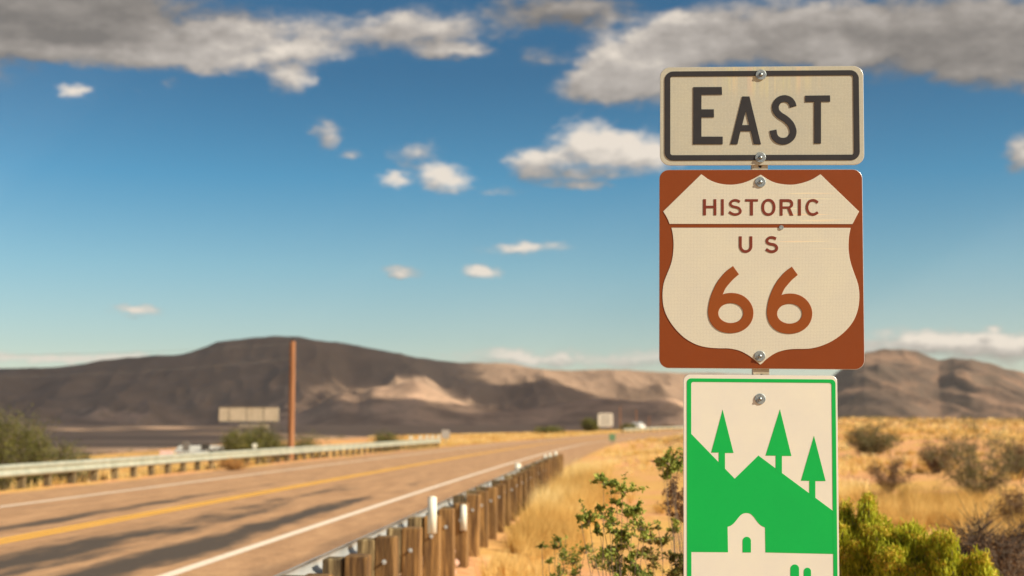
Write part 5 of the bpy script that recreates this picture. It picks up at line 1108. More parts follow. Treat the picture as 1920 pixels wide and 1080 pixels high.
  "000000000000000000000000000000299999999999999999999999999999999999999999999999999999999999999999999999999990000099920000000000000000000000000000000000000000000000000",
  "000000000000000000000000000000799999999999999999999999999999999999999999999999999999999999999999999999999970000099970000000000000000000000000000000000000000000000000",
  "000000000000000000000000000002999999999999999999999999999999999999999999999999999999999999999999999999999920000099990000000000000000000000000000000000000000000000000",
  "000000000000000000000000000007999999999999999999999999999999999999999999999999999999999999999999999999999900000099990000000000000000000000000000000000000000000000000",
  "000000000000000000000000000009999999999999999999999999999999999999999999999999999999999999999999999999999900000099990000000000000000000000000000000000000000000000000"]
CLOUD_STEP, CLOUD_X0, CLOUD_Y0, CLOUD_Z = 29.0, -1300.0, -750.0, 1500.0

def build_shade_clouds():
    if not CLOUD_ROWS: return
    G = np.array([[int(c) for c in row] for row in CLOUD_ROWS], float) / 9.0
    def up(a):
        h, w = a.shape; yi = np.linspace(0, h - 1, (h - 1) * 3 + 1); xi = np.linspace(0, w - 1, (w - 1) * 3 + 1)
        t = np.array([np.interp(xi, np.arange(w), r) for r in a]); return np.array([np.interp(yi, np.arange(h), c) for c in t.T]).T
    Gu = up(G); h, w = Gu.shape
    step = CLOUD_STEP / 3
    X, Y = np.meshgrid(CLOUD_X0 + np.arange(w) * step, CLOUD_Y0 + np.arange(h) * step)
    n = fbm(X / 260, Y / 260, 4, 77)
    D = Gu + (fbm(X / 90, Y / 90, 3, 78) - 0.5) * 0.10
    T = np.sqrt(np.clip(D - 0.5, 0, 1) * 2)
    top = CLOUD_Z + 6 + T * (20 + 60 * n); bot = CLOUD_Z - 10 * T
    idx = np.arange(h * w).reshape(h, w)
    cell = (D[:-1, :-1] > .5) & (D[1:, :-1] > .5) & (D[:-1, 1:] > .5) & (D[1:, 1:] > .5)
    q = np.stack([idx[:-1, :-1][cell], idx[:-1, 1:][cell], idx[1:, 1:][cell], idx[1:, :-1][cell]], 1)
    V = np.concatenate([np.stack([X, Y, bot], -1).reshape(-1, 3), np.stack([X, Y, top], -1).reshape(-1, 3)])
    me = np_mesh('clouds', V, np.concatenate([q[:, ::-1], q + h * w]), True)
    m, t, b = mat_base('cloud_white', 1.0, 0, 0.0); b.inputs['Base Color'].default_value = (0.85, 0.85, 0.86, 1); b.inputs['Alpha'].default_value = 0.70
    link('clouds', me, m, kind='stuff', label='unseen thin clouds shaped to cast the shadow on the mesa')
build_shade_clouds()

# ------------------------------------------------------------------ plants
def leaf_quads(C, size, rng, up=0.0, aspect=2.2, D=None):
    """diamond leaves at centres C; D: optional directions"""
    n = len(C)
    d = rng.normal(size=(n, 3)) if D is None else D + rng.normal(size=(n, 3)) * 0.35
    d[:, 2] += up; d /= np.linalg.norm(d, axis=1)[:, None] + 1e-9
    s = np.cross(d, rng.normal(size=(n, 3))); s /= np.linalg.norm(s, axis=1)[:, None] + 1e-9
    L = (size * rng.uniform(0.6, 1.4, n))[:, None]
    V = np.stack([C - d * L / 2, C + s * L / aspect / 2, C + d * L / 2, C - s * L / aspect / 2], 1).reshape(-1, 3)
    F = np.arange(4 * n).reshape(n, 4)
    return V, F

def tubes(P0, P1, r0, r1):
    """three-sided sticks from P0 to P1"""
    n = len(P0); d = P1 - P0; L = np.linalg.norm(d, axis=1)[:, None] + 1e-9; d = d / L
    a = np.cross(d, np.tile([0.3, 0.9, 0.2], (n, 1))); a /= np.linalg.norm(a, axis=1)[:, None] + 1e-9
    b = np.cross(d, a)
    rings = []
    for P, r in ((P0, r0), (P1, r1)):
        for k in range(3):
            t = 2 * np.pi * k / 3
            rings.append(P + (a * np.cos(t) + b * np.sin(t)) * np.asarray(r).reshape(-1, 1))
    V = np.stack(rings, 1).reshape(-1, 3); i = np.arange(n)[:, None] * 6
    F = np.concatenate([i + np.array([0, 1, 4, 3]), i + np.array([1, 2, 5, 4]), i + np.array([2, 0, 3, 5])])
    return V, F

LEAF = tint_mat('shrub_leaves', [(0.0, (0.035, 0.042, 0.014)), (0.5, (0.12, 0.125, 0.030)), (1.0, (0.29, 0.25, 0.060))])
LEAF_FRESH = tint_mat('creosote_leaves', [(0.0, (0.055, 0.085, 0.020)), (0.5, (0.19, 0.25, 0.045)), (1.0, (0.42, 0.46, 0.09))], trans=0.3)
LEAF_GREY = tint_mat('grey_sage_leaves', [(0.0, (0.055, 0.058, 0.026)), (0.5, (0.135, 0.130, 0.055)), (1.0, (0.27, 0.235, 0.10))])
LEAF_BRUSH = tint_mat('rabbitbrush_leaves', [(0.0, (0.13, 0.16, 0.010)), (0.5, (0.34, 0.385, 0.020)), (1.0, (0.62, 0.60, 0.05))], trans=0.35)
BLOOM = tint_mat('rabbitbrush_bloom', [(0.0, (0.42, 0.26, 0.03)), (0.5, (0.60, 0.42, 0.04)), (1.0, (0.70, 0.56, 0.10))])
BROWN = tint_mat('dry_brown_leaves', [(0.0, (0.07, 0.034, 0.016)), (0.5, (0.16, 0.085, 0.040)), (1.0, (0.32, 0.19, 0.09))])
TWIG = pmat('grey_twigs', [(0.3, (0.13, 0.10, 0.075)), (0.7, (0.30, 0.24, 0.18))], 30, 0.9)
DARKTWIG = pmat('dead_dark_twigs', [(0.3, (0.050, 0.036, 0.028)), (0.7, (0.15, 0.105, 0.075))], 30, 0.9)

def shrub(name, label, cat, x, y, w, h, nb=26, leaves=4000, lsize=0.03, leaf=None, stem=None, clump=0.12, lean=0.0, seed=1, fill=1.0, stem_r=0.012, group=None, spread=1.0, twig=3, sink=0.06, low=0.25):
    rng = np.random.default_rng(seed)
    z = gz(x, y) - sink
    root = empty(name, (x, y, z), label=label, cat=cat, group=group)
    # main limbs fan out from the foot, each forks into twigs
    ang = rng.uniform(0, 2 * np.pi, nb); out = np.sqrt(rng.uniform(0.02, 1, nb)) * spread
    tip = np.stack([np.cos(ang) * out * w / 2 + lean * h, np.sin(ang) * out * w / 2, h * (1.0 - 0.42 * out ** 1.6) * rng.uniform(0.72, 1.0, nb)], 1)
    P0, P1, r0, r1, ends = [], [], [], [], []
    for i in range(nb):
        n = 5; prev = np.array([rng.normal() * 0.03 * w, rng.normal() * 0.03 * w, 0.0]); base = prev
        for k in range(1, n + 1):
            t = k / n
            p = base + (tip[i] - base) * np.array([t ** 1.25, t ** 1.25, t]) + rng.normal(size=3) * 0.028 * h * (k < n)
            P0.append(prev); P1.append(p); r0.append(stem_r * (1 - 0.75 * (k - 1) / n)); r1.append(stem_r * (1 - 0.75 * t))
            if t > low:
                for q in range(twig):
                    e = p + (rng.normal(size=3) * np.array([1, 1, 0.8]) + np.array([np.cos(ang[i]), np.sin(ang[i]), 0.9]) * 0.8) * 0.085 * h * rng.uniform(0.5, 1.5)
                    P0.append(p); P1.append(e); r0.append(stem_r * 0.4); r1.append(stem_r * 0.15); ends.append((p, e))
            prev = p
        ends.append((prev, prev + np.array([0, 0, 0.03 * h])))
    V, F = tubes(np.array(P0), np.array(P1), np.array(r0), np.array(r1))
    link('branches', np_mesh('branches', V, F), stem or TWIG, root)
    if leaves:
        ends = [e for e in ends if rng.random() < fill]
        A = np.array([e[0] for e in ends]); B = np.array([e[1] for e in ends])
        pick = rng.integers(0, len(A), leaves); t = rng.uniform(0.2, 1.15, leaves)[:, None]
        C = A[pick] + (B[pick] - A[pick]) * t + rng.normal(size=(leaves, 3)) * clump * 0.5
        C[:, 2] = np.maximum(C[:, 2], 0.03)
        V, F = leaf_quads(C, lsize, rng, 0.5)
        ct = rng.uniform(0, 1, len(A))[pick]
        tint = np.clip(0.55 * ct + 0.45 * rng.uniform(0, 1, leaves), 0, 1)
        link('foliage', np_mesh('foliage', V, F, tint=np.repeat(tint, 4)), leaf or LEAF, root)
    return root

def at_px(px, y): return (px - 960) / 2700 * y

def hp(px, y, top):
    x = at_px(px, y); return EYE + (800 - top) * y / F_PX - gz(x, y) + 0.06

def cluster_bush(name, label, y, clusters, leaf, seed, lsize=0.02, per=420, foot=None, stem=None, flat=1.0):
    """bush whose leaves sit in clusters: (x, height, radius) in metres at distance y"""
    rng = np.random.default_rng(seed)
    fx = foot[0] if foot else float(np.mean([c[0] for c in clusters]))
    z0 = gz(fx, y) - 0.03
    root = empty(name, (fx, y, z0), label=label, cat='bush')
    P0, P1, r0, r1, CC, TT = [], [], [], [], [], []
    for (cx, cz, cr) in clusters:
        c = np.array([cx - fx, rng.uniform(-1, 1) * 0.16, cz - z0])
        a = np.array([rng.normal() * 0.02, rng.normal() * 0.02, 0.0]); prev = a
        for k in range(1, 8):
            t = k / 7; p = a + (c - a) * np.array([t ** 1.5, t ** 1.3, t]) + rng.normal(size=3) * 0.012 * (k < 7)
            P0.append(prev); P1.append(p); r0.append(0.0042 * (1.1 - t * 0.7)); r1.append(0.0042 * (1.0 - t * 0.7)); prev = p
        ns = 9
        tips = c + rng.normal(size=(ns, 3)) * cr * np.array([0.95, 0.8, 0.62]) + np.array([0.1, 0, 0.25]) * cr
        ct = rng.uniform(0.1, 0.9)
        for q in tips:
            P0.append(c - np.array([0, 0, 0.4 * cr])); P1.append(q); r0.append(0.0022); r1.append(0.001)
            n = int(0.58 * per * (cr / 0.045) ** 1.6 / ns) + 6
            tt = rng.uniform(0.25, 1.15, n)[:, None]
            CC.append(c + (q - c) * tt + rng.normal(size=(n, 3)) * cr * 0.16); TT.append(np.clip(ct * 0.5 + 0.6 * rng.uniform(0, 1, n), 0, 1))
    V, F = tubes(np.array(P0), np.array(P1), np.array(r0), np.array(r1)); link('branches', np_mesh('branches', V, F), stem or TWIG, root)
    C = np.concatenate(CC); T_ = np.concatenate(TT)
    V, F = leaf_quads(C, lsize, rng, 0.5, 1.9); link('foliage', np_mesh('foliage', V, F, tint=np.repeat(T_, 4)), leaf, root)

def build_shrubs():
    # --- near plants beside the route sign
    def cl(y, pts, ox=844, oy=750, sc=3.274):
        k = y / F_PX; return [((ox + a / sc - 960) * k, EYE + (800 - (oy + b / sc)) * k, r / sc * k) for a, b, r in pts]
    cluster_bush('creosote_bush', 'thin creosote bush with bright green leaf clusters climbing left of the sign post', 7.0, cl(7.0, [(945, 492, 40), (985, 520, 38), (1040, 540, 48), (1010, 622, 26), (1085, 690, 52), (1130, 672, 30), (960, 712, 48), (905, 655, 24), (855, 735, 50), (800, 728, 22), (905, 780, 34), (1030, 795, 50), (1150, 755, 44), (1000, 885, 52), (1165, 820, 34), (1060, 850, 42), (960, 960, 50), (1090, 960, 50), (1020, 1040, 60), (1150, 1040, 60)]), LEAF_FRESH, 5, 0.020, 420)
    cluster_bush('creosote_bush', 'darker creosote bush with thin bare twigs between the bright one and the green plate', 7.5, cl(7.5, [(1220, 860, 42), (1300, 880, 44), (1265, 775, 16), (1340, 940, 40), (1390, 965, 46), (1240, 970, 44), (1320, 1040, 56), (1420, 1050, 50), (1180, 930, 34)]), LEAF, 6, 0.020, 330)
    cluster_bush('creosote_bush', 'low sprawling creosote with small leaves at the bottom, left of the bright one', 8.0, cl(8.0, [(672, 852, 30), (640, 905, 22), (560, 880, 18), (700, 925, 50), (755, 975, 55), (820, 905, 40), (870, 990, 60), (660, 1045, 40), (760, 1060, 60), (600, 960, 20)]), LEAF_FRESH, 7, 0.017, 210)
    cluster_bush('leafy_bush', 'bright green sprig with a dark top just left of the green plate', 7.9, cl(7.9, [(1320, 368, 50), (1375, 372, 46), (1395, 410, 34), (1350, 430, 40), (1338, 474, 30), (1370, 800, 28), (1365, 740, 20)]), LEAF_FRESH, 8, 0.022, 330, foot=(at_px(1275, 7.9),))
    cluster_bush('dry_bush', 'brown seed-headed bush touching the left edge of the green plate', 8.9, cl(8.9, [(1380, 560, 60), (1350, 620, 50), (1400, 650, 66), (1430, 590, 60), (1370, 700, 46), (1430, 720, 60), (1290, 385, 30)]), BROWN, 9, 0.018, 260, foot=(at_px(1282, 8.9),))
    # rabbitbrush: dense upright stems with yellow heads
    def rabbit(y, mounds, seed, label):
        # every mound: px centre, px top, px half width
        rng = np.random.default_rng(seed); k = y / F_PX
        sub_ = []
        for (mx, mt, mw) in mounds:
            for q in range(9):
                dx = rng.uniform(-0.85, 0.85) * mw; r_ = mw * rng.uniform(0.22, 0.42)
                sub_.append((mx + dx, mt + abs(dx) * 0.55 + rng.uniform(-6, 55) * (q > 2), r_))
        mounds = sub_
        fx = at_px(float(np.mean([m[0] for m in mounds])), y); z0 = gz(fx, y) - 0.05
        root = empty('rabbitbrush', (fx, y, z0), label=label, cat='bush')
        P0, P1, LC, LD, LT, FC, FT = [], [], [], [], [], [], []
        for (mx, mt, mw) in mounds:
            cx = at_px(mx, y) - fx; top = EYE + (800 - mt) * k - z0; w = mw * k; n = int(120 * (w / 0.12) ** 1.3)
            ang = rng.uniform(0, 2 * np.pi, n); out = np.sqrt(rng.uniform(0, 1, n)); cy = rng.uniform(-0.18, 0.18)
            tz = top - w * 1.15 * (1 - np.sqrt(np.clip(1 - out ** 2, 0, 1))) - np.abs(rng.normal(size=n)) * 0.035
            tip = np.stack([cx + np.cos(ang) * out * w, cy + np.sin(ang) * out * w, tz], 1)
            base = np.stack([cx * 0.45 + np.cos(ang) * out * w * 0.2, cy * .5 + np.sin(ang) * out * w * 0.2, np.zeros(n)], 1)
            mid = base * 0.45 + tip * 0.55 + np.stack([np.cos(ang) * out * w * 0.1, np.sin(ang) * out * w * 0.1, 0 * ang], 1)
            P0 += [base, mid]; P1 += [mid, tip]
            q = 75; i = np.repeat(np.arange(n), q); m = n * q
            t = 1.02 - np.abs(rng.normal(size=m)) * 0.30; t = np.clip(t, 0.0, 1.03)[:, None]
            C = mid[i] + (tip[i] - mid[i]) * t + rng.normal(size=(m, 3)) * 0.016
            D = (tip - mid)[i]; D = D / np.linalg.norm(D, axis=1)[:, None]
            st = rng.uniform(0, 1, n)
            LC.append(C); LD.append(D); LT.append(np.clip(0.25 + 0.30 * st[i] + 0.55 * rng.uniform(0, 1, m) * t[:, 0], 0, 1))
            hd = np.where((rng.random(n) < 0.33))[0]; i = np.repeat(hd, 40)
            FC.append(tip[i] + np.array([0, 0, 0.008]) + rng.normal(size=(len(i), 3)) * np.array([0.015, 0.015, 0.010])); FT.append(rng.uniform(0, 1, len(i)))
        P0, P1 = np.concatenate(P0), np.concatenate(P1)
        V, F = tubes(P0, P1, np.full(len(P0), 0.0034), np.full(len(P0), 0.0024)); link('branches', np_mesh('branches', V, F), TWIG, root)
        V, F = leaf_quads(np.concatenate(LC), 0.034, rng, 0.15, 5.5, np.concatenate(LD)); link('foliage', np_mesh('foliage', V, F, tint=np.repeat(np.concatenate(LT), 4)), LEAF_BRUSH, root)
        V, F = leaf_quads(np.concatenate(FC), 0.013, rng, 0.6, 1.6); link('flower_heads', np_mesh('flower_heads', V, F, tint=np.repeat(np.concatenate(FT), 4)), BLOOM, root)
    rabbit(8.2, [(1610, 930, 34), (1585, 965, 40), (1632, 975, 42), (1560, 990, 50), (1600, 1010, 60), (1530, 960, 40), (1590, 1050, 60)], 3, 'tallest yellow-green rabbitbrush, rising right beside the green plate')
    rabbit(7.9, [(1675, 968, 46), (1708, 985, 40), (1665, 1020, 60), (1735, 1012, 42), (1710, 1045, 60), (1650, 1070, 60)], 4, 'dense middle mound of yellow-green rabbitbrush with yellow heads')
    rabbit(7.7, [(1752, 992, 20), (1770, 1040, 46), (1812, 1022, 36), (1795, 1070, 56), (1835, 1065, 26)], 6, 'lowest yellow-green rabbitbrush mound at the right end of the clump')
    # dead and dry brush on the right
    shrub('dead_bush', 'tangle of bare dark dead branches right of the rabbitbrush', 'bush', at_px(1830, 12.2), 12.2, 0.62, hp(1830, 12.2, 960), nb=120, leaves=0, stem=DARKTWIG, seed=21, stem_r=0.011, twig=6)
    shrub('dead_bush', 'second patch of bare dark branches at the right edge of the picture', 'bush', at_px(1912, 12.6), 12.6, 0.42, hp(1912, 12.6, 968), nb=90, leaves=0, stem=DARKTWIG, seed=22, stem_r=0.011, twig=6)
    shrub('dry_bush', 'reddish brown dry bush in front of the dead branches', 'bush', at_px(1885, 10.4), 10.4, 0.5, hp(1885, 10.4, 1003), nb=70, leaves=9000, lsize=0.016, leaf=BROWN, seed=23, stem_r=0.004, clump=0.05)
    # field bushes, right
    shrub('open_desert_bush', 'large open grey-green bush with bare lower branches in the right field', 'bush', at_px(1822, 29), 29, 1.9, hp(1830, 29, 792), nb=26, leaves=15000, lsize=0.030, leaf=LEAF_GREY, clump=0.10, seed=31, fill=0.75, stem_r=0.011, low=0.3)
    shrub('desert_bush', 'dark olive bush in the right field just right of the brown plate', 'bush', at_px(1632, 62), 62, 2.0, hp(1632, 62, 796), nb=26, leaves=7000, lsize=0.07, leaf=LEAF_GREY, clump=0.22, seed=32, stem_r=0.02)
    shrub('desert_bush', 'small dark brown bush low in the right field', 'bush', at_px(1752, 44), 44, 1.1, hp(1752, 44, 828), nb=26, leaves=3600, lsize=0.05, leaf=BROWN, clump=0.14, seed=33, stem_r=0.015)
    shrub('desert_bush', 'brown bush nearest the right edge of the field skyline', 'bush', at_px(1902, 40), 40, 1.1, hp(1902, 40, 822), nb=26, leaves=3600, lsize=0.05, leaf=BROWN, clump=0.14, seed=34, stem_r=0.015)
    shrub('desert_bush', 'flat brown bush between the green plate and the field bushes', 'bush', at_px(1660, 34), 34, 1.0, hp(1660, 34, 852), nb=24, leaves=3000, lsize=0.04, leaf=BROWN, clump=0.12, seed=35, stem_r=0.012)
    shrub('desert_bush', 'low grey bush at the foot of the large open bush', 'bush', at_px(1905, 22), 22, 0.7, hp(1905, 22, 905), nb=26, leaves=3000, lsize=0.035, leaf=BROWN, clump=0.10, seed=36, stem_r=0.01)
    # --- far side of the road
    shrub('olive_bush', 'big olive bush at the left edge behind the guardrail', 'bush', at_px(4, 44), 44, 1.25, hp(8, 44, 752), nb=40, leaves=14000, lsize=0.06, leaf=LEAF, clump=0.24, seed=41, stem_r=0.03, low=0.2)
    shrub('olive_bush', 'rounded olive bush second from the left edge behind the guardrail', 'bush', at_px(62, 45), 45, 1.2, hp(66, 45, 778), nb=40, leaves=14000, lsize=0.06, leaf=LEAF, clump=0.22, seed=42, stem_r=0.03, low=0.2)
    shrub('olive_bush', 'smaller olive bush to the right of the two big ones', 'bush', at_px(126, 47), 47, 0.9, hp(126, 47, 828), nb=26, leaves=3600, lsize=0.07, leaf=LEAF, clump=0.18, seed=43, stem_r=0.02)
    shrub('olive_bush', 'smallest dark bush of the left group, peeping over the rail', 'bush', at_px(163, 48), 48, 0.6, hp(163, 48, 844), nb=22, leaves=2400, lsize=0.06, leaf=LEAF, clump=0.15, seed=44, stem_r=0.02)
    shrub('green_bush', 'broad green bush in front of the billboard posts', 'bush', at_px(455, 118), 118, 3.0, hp(455, 118, 800), nb=44, leaves=12000, lsize=0.15, leaf=LEAF, clump=0.45, seed=45, stem_r=0.05, low=0.2)
    shrub('green_bush', 'right half of the green bushes under the billboard', 'bush', at_px(498, 122), 122, 2.4, hp(498, 122, 796), nb=40, leaves=9000, lsize=0.15, leaf=LEAF, clump=0.42, seed=46, stem_r=0.05, low=0.2)
    shrub('green_bush', 'low green bush just left of the utility pole foot', 'bush', at_px(535, 92), 92, 1.5, hp(535, 92, 820), nb=30, leaves=3000, lsize=0.11, leaf=LEAF, clump=0.28, seed=47, stem_r=0.03)
    shrub('green_bush', 'low green bush just right of the utility pole foot', 'bush', at_px(578, 90), 90, 2.1, hp(578, 90, 814), nb=30, leaves=5200, lsize=0.11, leaf=LEAF, clump=0.28, seed=48, stem_r=0.03)
    shrub('green_bush', 'round green bush standing alone above the far guardrail', 'bush', at_px(726, 128), 128, 2.1, hp(726, 128, 806), nb=44, leaves=8000, lsize=0.14, leaf=LEAF, clump=0.36, seed=49, stem_r=0.04, low=0.15)
    shrub('dry_bush', 'orange dry tumbleweed caught under the far guardrail', 'bush', at_px(443, 51), 51, 1.2, 0.52, nb=60, leaves=6000, lsize=0.03, leaf=tint_mat('tumbleweed_straw', [(0.0, (0.34, 0.14, 0.03)), (0.5, (0.52, 0.25, 0.06)), (1.0, (0.66, 0.38, 0.12))]), clump=0.10, seed=50, stem_r=0.008)
    shrub('green_bush', 'long low bush on the skyline left of the white highway board', 'bush', at_px(1030, 235), 235, 5.6, hp(1030, 235, 803), nb=40, leaves=3000, lsize=0.25, leaf=LEAF, clump=0.6, seed=51, stem_r=0.05)
    shrub('dark_bush', 'dark bush at the left side of the white highway board', 'bush', at_px(1108, 246), 246, 3.2, hp(1108, 246, 786), nb=40, leaves=5000, lsize=0.25, leaf=LEAF, clump=0.55, seed=52, stem_r=0.06)
    shrub('dark_bush', 'dark bush between the white highway board and the parked car', 'bush', at_px(1176, 262), 262, 3.2, hp(1176, 262, 797), nb=36, leaves=3000, lsize=0.25, leaf=LEAF, clump=0.55, seed=53, stem_r=0.06)
    shrub('dark_bush', 'brownish bush on the skyline nearest the route sign', 'bush', at_px(1250, 300), 300, 4.2, hp(1250, 300, 801), nb=36, leaves=2600, lsize=0.28, leaf=BROWN, clump=0.6, seed=54, stem_r=0.06)
build_shrubs()

GRASS = tint_mat('dry_golden_grass', [(0.0, (0.52, 0.32, 0.09)), (0.35, (0.76, 0.51, 0.17)), (0.7, (0.90, 0.70, 0.31)), (1.0, (0.94, 0.80, 0.48))], 0.8, 0.48)

def blades(name, X, Y, Hh, nb, spread, width, lean, seed, label):
    rng = np.random.default_rng(seed)
    N = len(X); n = N * nb
    i = np.repeat(np.arange(N), nb)
    Zg = ground_z(X, Y)
    ang = rng.uniform(0, 2 * np.pi, n); rad = np.abs(rng.normal(size=n)) * spread * Hh[i]
    bx = X[i] + np.cos(ang) * rad * 0.35; by = Y[i] + np.sin(ang) * rad * 0.35; bz = Zg[i] - 0.02
    h = Hh[i] * rng.uniform(0.45, 1.05, n)
    dx = np.cos(ang) * lean * h * rng.uniform(0.1, 1.0, n) + 0.06 * h; dy = np.sin(ang) * lean * h * rng.uniform(0.1, 1.0, n)
    a2 = rng.uniform(0, np.pi, n); w = width * rng.uniform(0.6, 1.4, n)
    if np.ndim(w) == 0: w = np.full(n, w)
    wx, wy = np.cos(a2) * w, np.sin(a2) * w
    B = np.stack([bx, by, bz], 1); S = np.stack([wx, wy, 0 * wx], 1)
    Mi = B + np.stack([dx * 0.35, dy * 0.35, h * 0.55], 1)
    T = B + np.stack([dx, dy, h], 1)
    V = np.stack([B - S, B + S, Mi + S * 0.8, Mi - S * 0.8, T], 1).reshape(-1, 3)
    k = np.arange(n)[:, None] * 5
    q = k + np.array([0, 1, 2, 3]); tr = k + np.array([3, 2, 4])
    cl_ = sstep(fbm(X / 2.5, Y / 4, 3, 19), 0.3, 0.7)
    tint = np.clip(0.55 * cl_[i] + 0.2 * rng.uniform(0, 1, N)[i] + 0.3 * rng.uniform(0, 1, n), 0, 1)
    me = np_mesh(name, V, [q, tr], tint=np.repeat(tint, 5))
    return link(name, me, GRASS, kind='stuff', label=label)

def scatter(n, y0, y1, fx, seed, dens):
    rng = np.random.default_rng(seed)
    # even over the ground between two sight lines
    y = np.sqrt(rng.uniform(y0 ** 2, y1 ** 2, n)); x = rng.uniform(fx[0], fx[1], n) * y
    k = dens(x, y) > rng.uniform(0, 1, n)
    return x[k], y[k]

def dens_right(x, y):
    t = road_t(x, y)
    patch = sstep(fbm(x / 2.2, y / 3.2, 3, 51), 0.42, 0.60)
    near = (1 - sstep(t, 7.05 + 0.45 * fbm(y / 4, y * 0, 2, 4), 7.65 + 0.25 * sstep(y, 20, 30))) * 1.6 * (0.30 + 0.70 * sstep(y, 15, 19))                         # thick strip behind the near guardrail
    bare = (1 - (1 - sstep(t, 11.0, 13.5)) * (1 - sstep(y, 46, 62)) * 0.94)
    clod = 1 - 0.96 * sstep(fbm(x / 4, y / 10, 3, 64), 0.42, 0.54) * (1 - 0.6 * sstep(y, 70, 160))
    return np.clip(np.maximum(patch * bare * clod, near * (y < 60) * (0.10 + 0.90 * sstep(fbm(x / 0.9, y / 2.6, 3, 33), 0.36, 0.52))), 0, 1) * (t > 6.72)

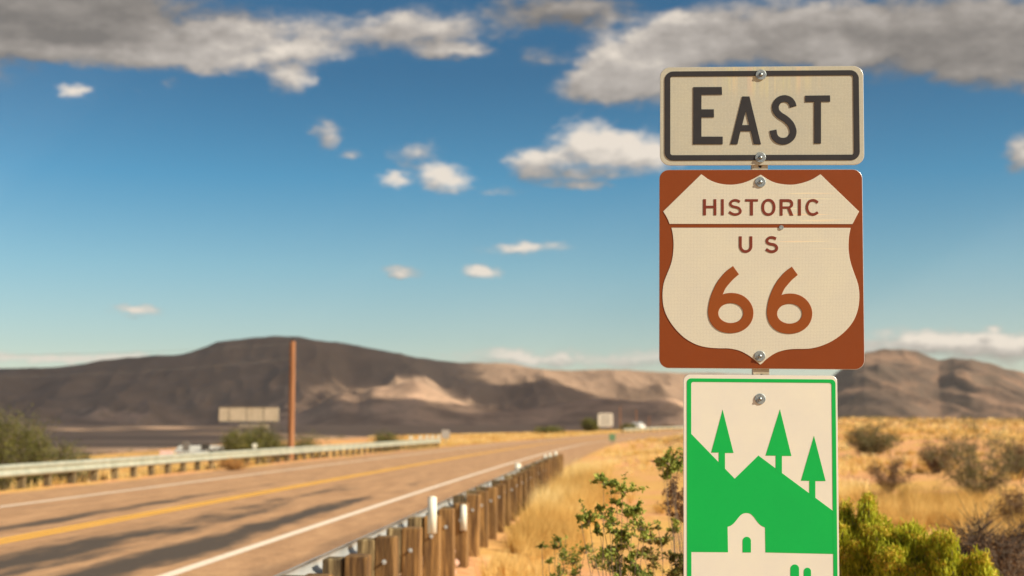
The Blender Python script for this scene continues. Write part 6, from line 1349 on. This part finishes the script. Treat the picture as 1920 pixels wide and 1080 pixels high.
def build_grass():
    # behind the near guardrail and over the right field
    X, Y = scatter(9000, 7.0, 34, (-0.16, 0.40), 1, dens_right)
    X2, Y2 = scatter(9000, 9.0, 48, (-0.14, 0.06), 11, lambda x, y: (road_t(x, y) < 8.3) * dens_right(x, y))
    X, Y = np.concatenate([X, X2]), np.concatenate([Y, Y2])
    rng = np.random.default_rng(5)
    H = rng.uniform(0.22, 0.50, len(X)) * (0.8 + 0.5 * fbm(X / 2, Y / 2, 2, 8))
    H = np.where(road_t(X, Y) < 8.3, H * (0.72 + 0.58 * sstep(Y, 17, 26)), H)
    H = H * (0.55 + 0.8 * fbm(X / 0.7, Y / 1.6, 2, 44)) * np.where(Y < 14, 0.6, 1.0)
    blades('dry_grass', X, Y, H, 46, 0.32, 0.0035, 0.55, 3, 'tufts of dry golden grass behind the near guardrail and in the near field')
    X, Y = scatter(9500, 34, 95, (0.0, 0.40), 2, dens_right)
    H = rng.uniform(0.18, 0.42, len(X))
    blades('dry_grass', X, Y, H, 18, 0.5, 0.011, 0.6, 4, 'golden grass over the middle of the right field')
    X, Y = scatter(15000, 95, 330, (0.03, 0.42), 3, dens_right)
    H = rng.uniform(0.3, 0.65, len(X))
    blades('dry_grass', X, Y, H, 9, 0.7, 0.035, 0.6, 5, 'golden grass up to the skyline of the right field')
    def dl(x, y):
        t = road_t(x, y); return (t < -6.95) * sstep(fbm(x / 3, y / 3, 3, 71), 0.34, 0.55) * (1 - 0.55 * sstep(-t, 9, 20))
    X, Y = scatter(15000, 24, 150, (-0.42, 0.02), 4, dl)
    H = rng.uniform(0.22, 0.5, len(X))
    blades('dry_grass', X, Y, H, 14, 0.5, 0.012, 0.6, 6, 'golden grass between and behind the posts of the far guardrail')
    def dv(x, y):
        t = road_t(x, y); return (t < -6.9) * (t > -45) * 0.9
    X, Y = scatter(12000, 125, 300, (-0.10, 0.16), 5, dv)
    H = rng.uniform(0.2, 0.45, len(X))
    blades('dry_grass', X, Y, H, 9, 0.6, 0.03, 0.6, 7, 'golden verge along the far side of the road up to the crest')
    # nobody could count these: small scrub through the field
    def scrub(seed, n, y0, y1, fx, mat, label, dens, s0=0.25, s1=0.6):
        rng = np.random.default_rng(seed)
        X, Y = scatter(n, y0, y1, fx, seed, dens)
        N = len(X); m = 70; i = np.repeat(np.arange(N), m)
        S = rng.uniform(s0, s1, N) * (0.6 + Y / 120)
        d = rng.normal(size=(N * m, 3)); d /= np.linalg.norm(d, axis=1)[:, None]; d *= rng.uniform(0.3, 1, (N * m, 1)) ** 0.5
        C = np.stack([X[i], Y[i], ground_z(X, Y)[i]], 1) + d * (S[i] * 0.5)[:, None] * np.array([1.2, 1.2, 0.65]) + np.array([0, 0, 1]) * (S[i] * 0.26)[:, None]
        V, F = leaf_quads(C, 0.12 * S[i], rng, 0.4)
        me = np_mesh('desert_scrub', V, F, tint=np.repeat(np.clip(rng.uniform(0, 1, N)[i] * .6 + rng.uniform(0, .4, N * m), 0, 1), 4))
        link('desert_scrub', me, mat, kind='stuff', label=label)
    fr = lambda x, y: (road_t(x, y) > 9.5) * 1.0
    scrub(91, 420, 24, 200, (0.08, 0.42), BROWN, 'small brown scrub dotted through the right field', fr)
    scrub(92, 330, 34, 260, (0.08, 0.42), LEAF_GREY, 'small grey-green scrub dotted through the right field', fr)
    scrub(93, 500, 45, 420, (-0.42, -0.04), LEAF_GREY, 'grey-green scrub on the valley side of the far guardrail', lambda x, y: (road_t(x, y) < -8.5) * 1.0)
build_grass()

def build_rocks():
    def rock(x, y, s, seed, label, flat=0.7, group=None, zoff=0.0):
        bm = bmesh.new(); bmesh.ops.create_icosphere(bm, subdivisions=2, radius=1.0)
        for v in bm.verts:
            p = v.co; n = float(fbm(np.array([p.x * 1.1 + seed * 3.1]), np.array([p.y * 1.1 + p.z * 1.7 + seed]), 3, seed)[0])
            v.co = p * (0.72 + 0.56 * n)
        for v in bm.verts: v.co = Vector((v.co.x * s[0], v.co.y * s[1], v.co.z * s[2]))
        o = link('rock', bm_mesh('rock', bm), ROCK, None, (x, y, gz(x, y) + s[2] * 0.35 + zoff), (0, 0, seed * 1.3))
        tag(o, label, 'rock', group)
    ROCK = pmat('pink_sandstone', [(0.3, (0.36, 0.20, 0.14)), (0.5, (0.54, 0.33, 0.24)), (0.7, (0.64, 0.43, 0.32))], 5, 0.9, stretch=(1, 1, 3), bump=0.6)
    x = at_px(838, 14.9)
    rock(x, 14.9, (0.13, 0.12, 0.07), 1, 'flat pinkish slab at the bottom of the little stone stack beside a guardrail post')
    rock(x + 0.01, 14.9, (0.12, 0.11, 0.06), 2, 'middle pinkish slab of the little stone stack beside a guardrail post', zoff=0.115)
    rock(x - 0.01, 14.9, (0.11, 0.10, 0.055), 3, 'top pinkish slab of the little stone stack beside a guardrail post', zoff=0.225)
    rock(at_px(868, 13.2), 13.2, (0.16, 0.12, 0.06), 4, 'pale flat rock on the ground under the stone stack')
    rock(at_px(905, 12.4), 12.4, (0.20, 0.14, 0.07), 5, 'pale flat rock in the golden grass at the bottom of the picture')
    rock(at_px(1118, 10.2), 10.2, (0.10, 0.08, 0.14), 6, 'pale pinkish upright stone seen through the creosote bush')
    rock(at_px(1145, 9.6), 9.6, (0.12, 0.09, 0.07), 7, 'pale pinkish low stone under the creosote bush')
build_rocks()
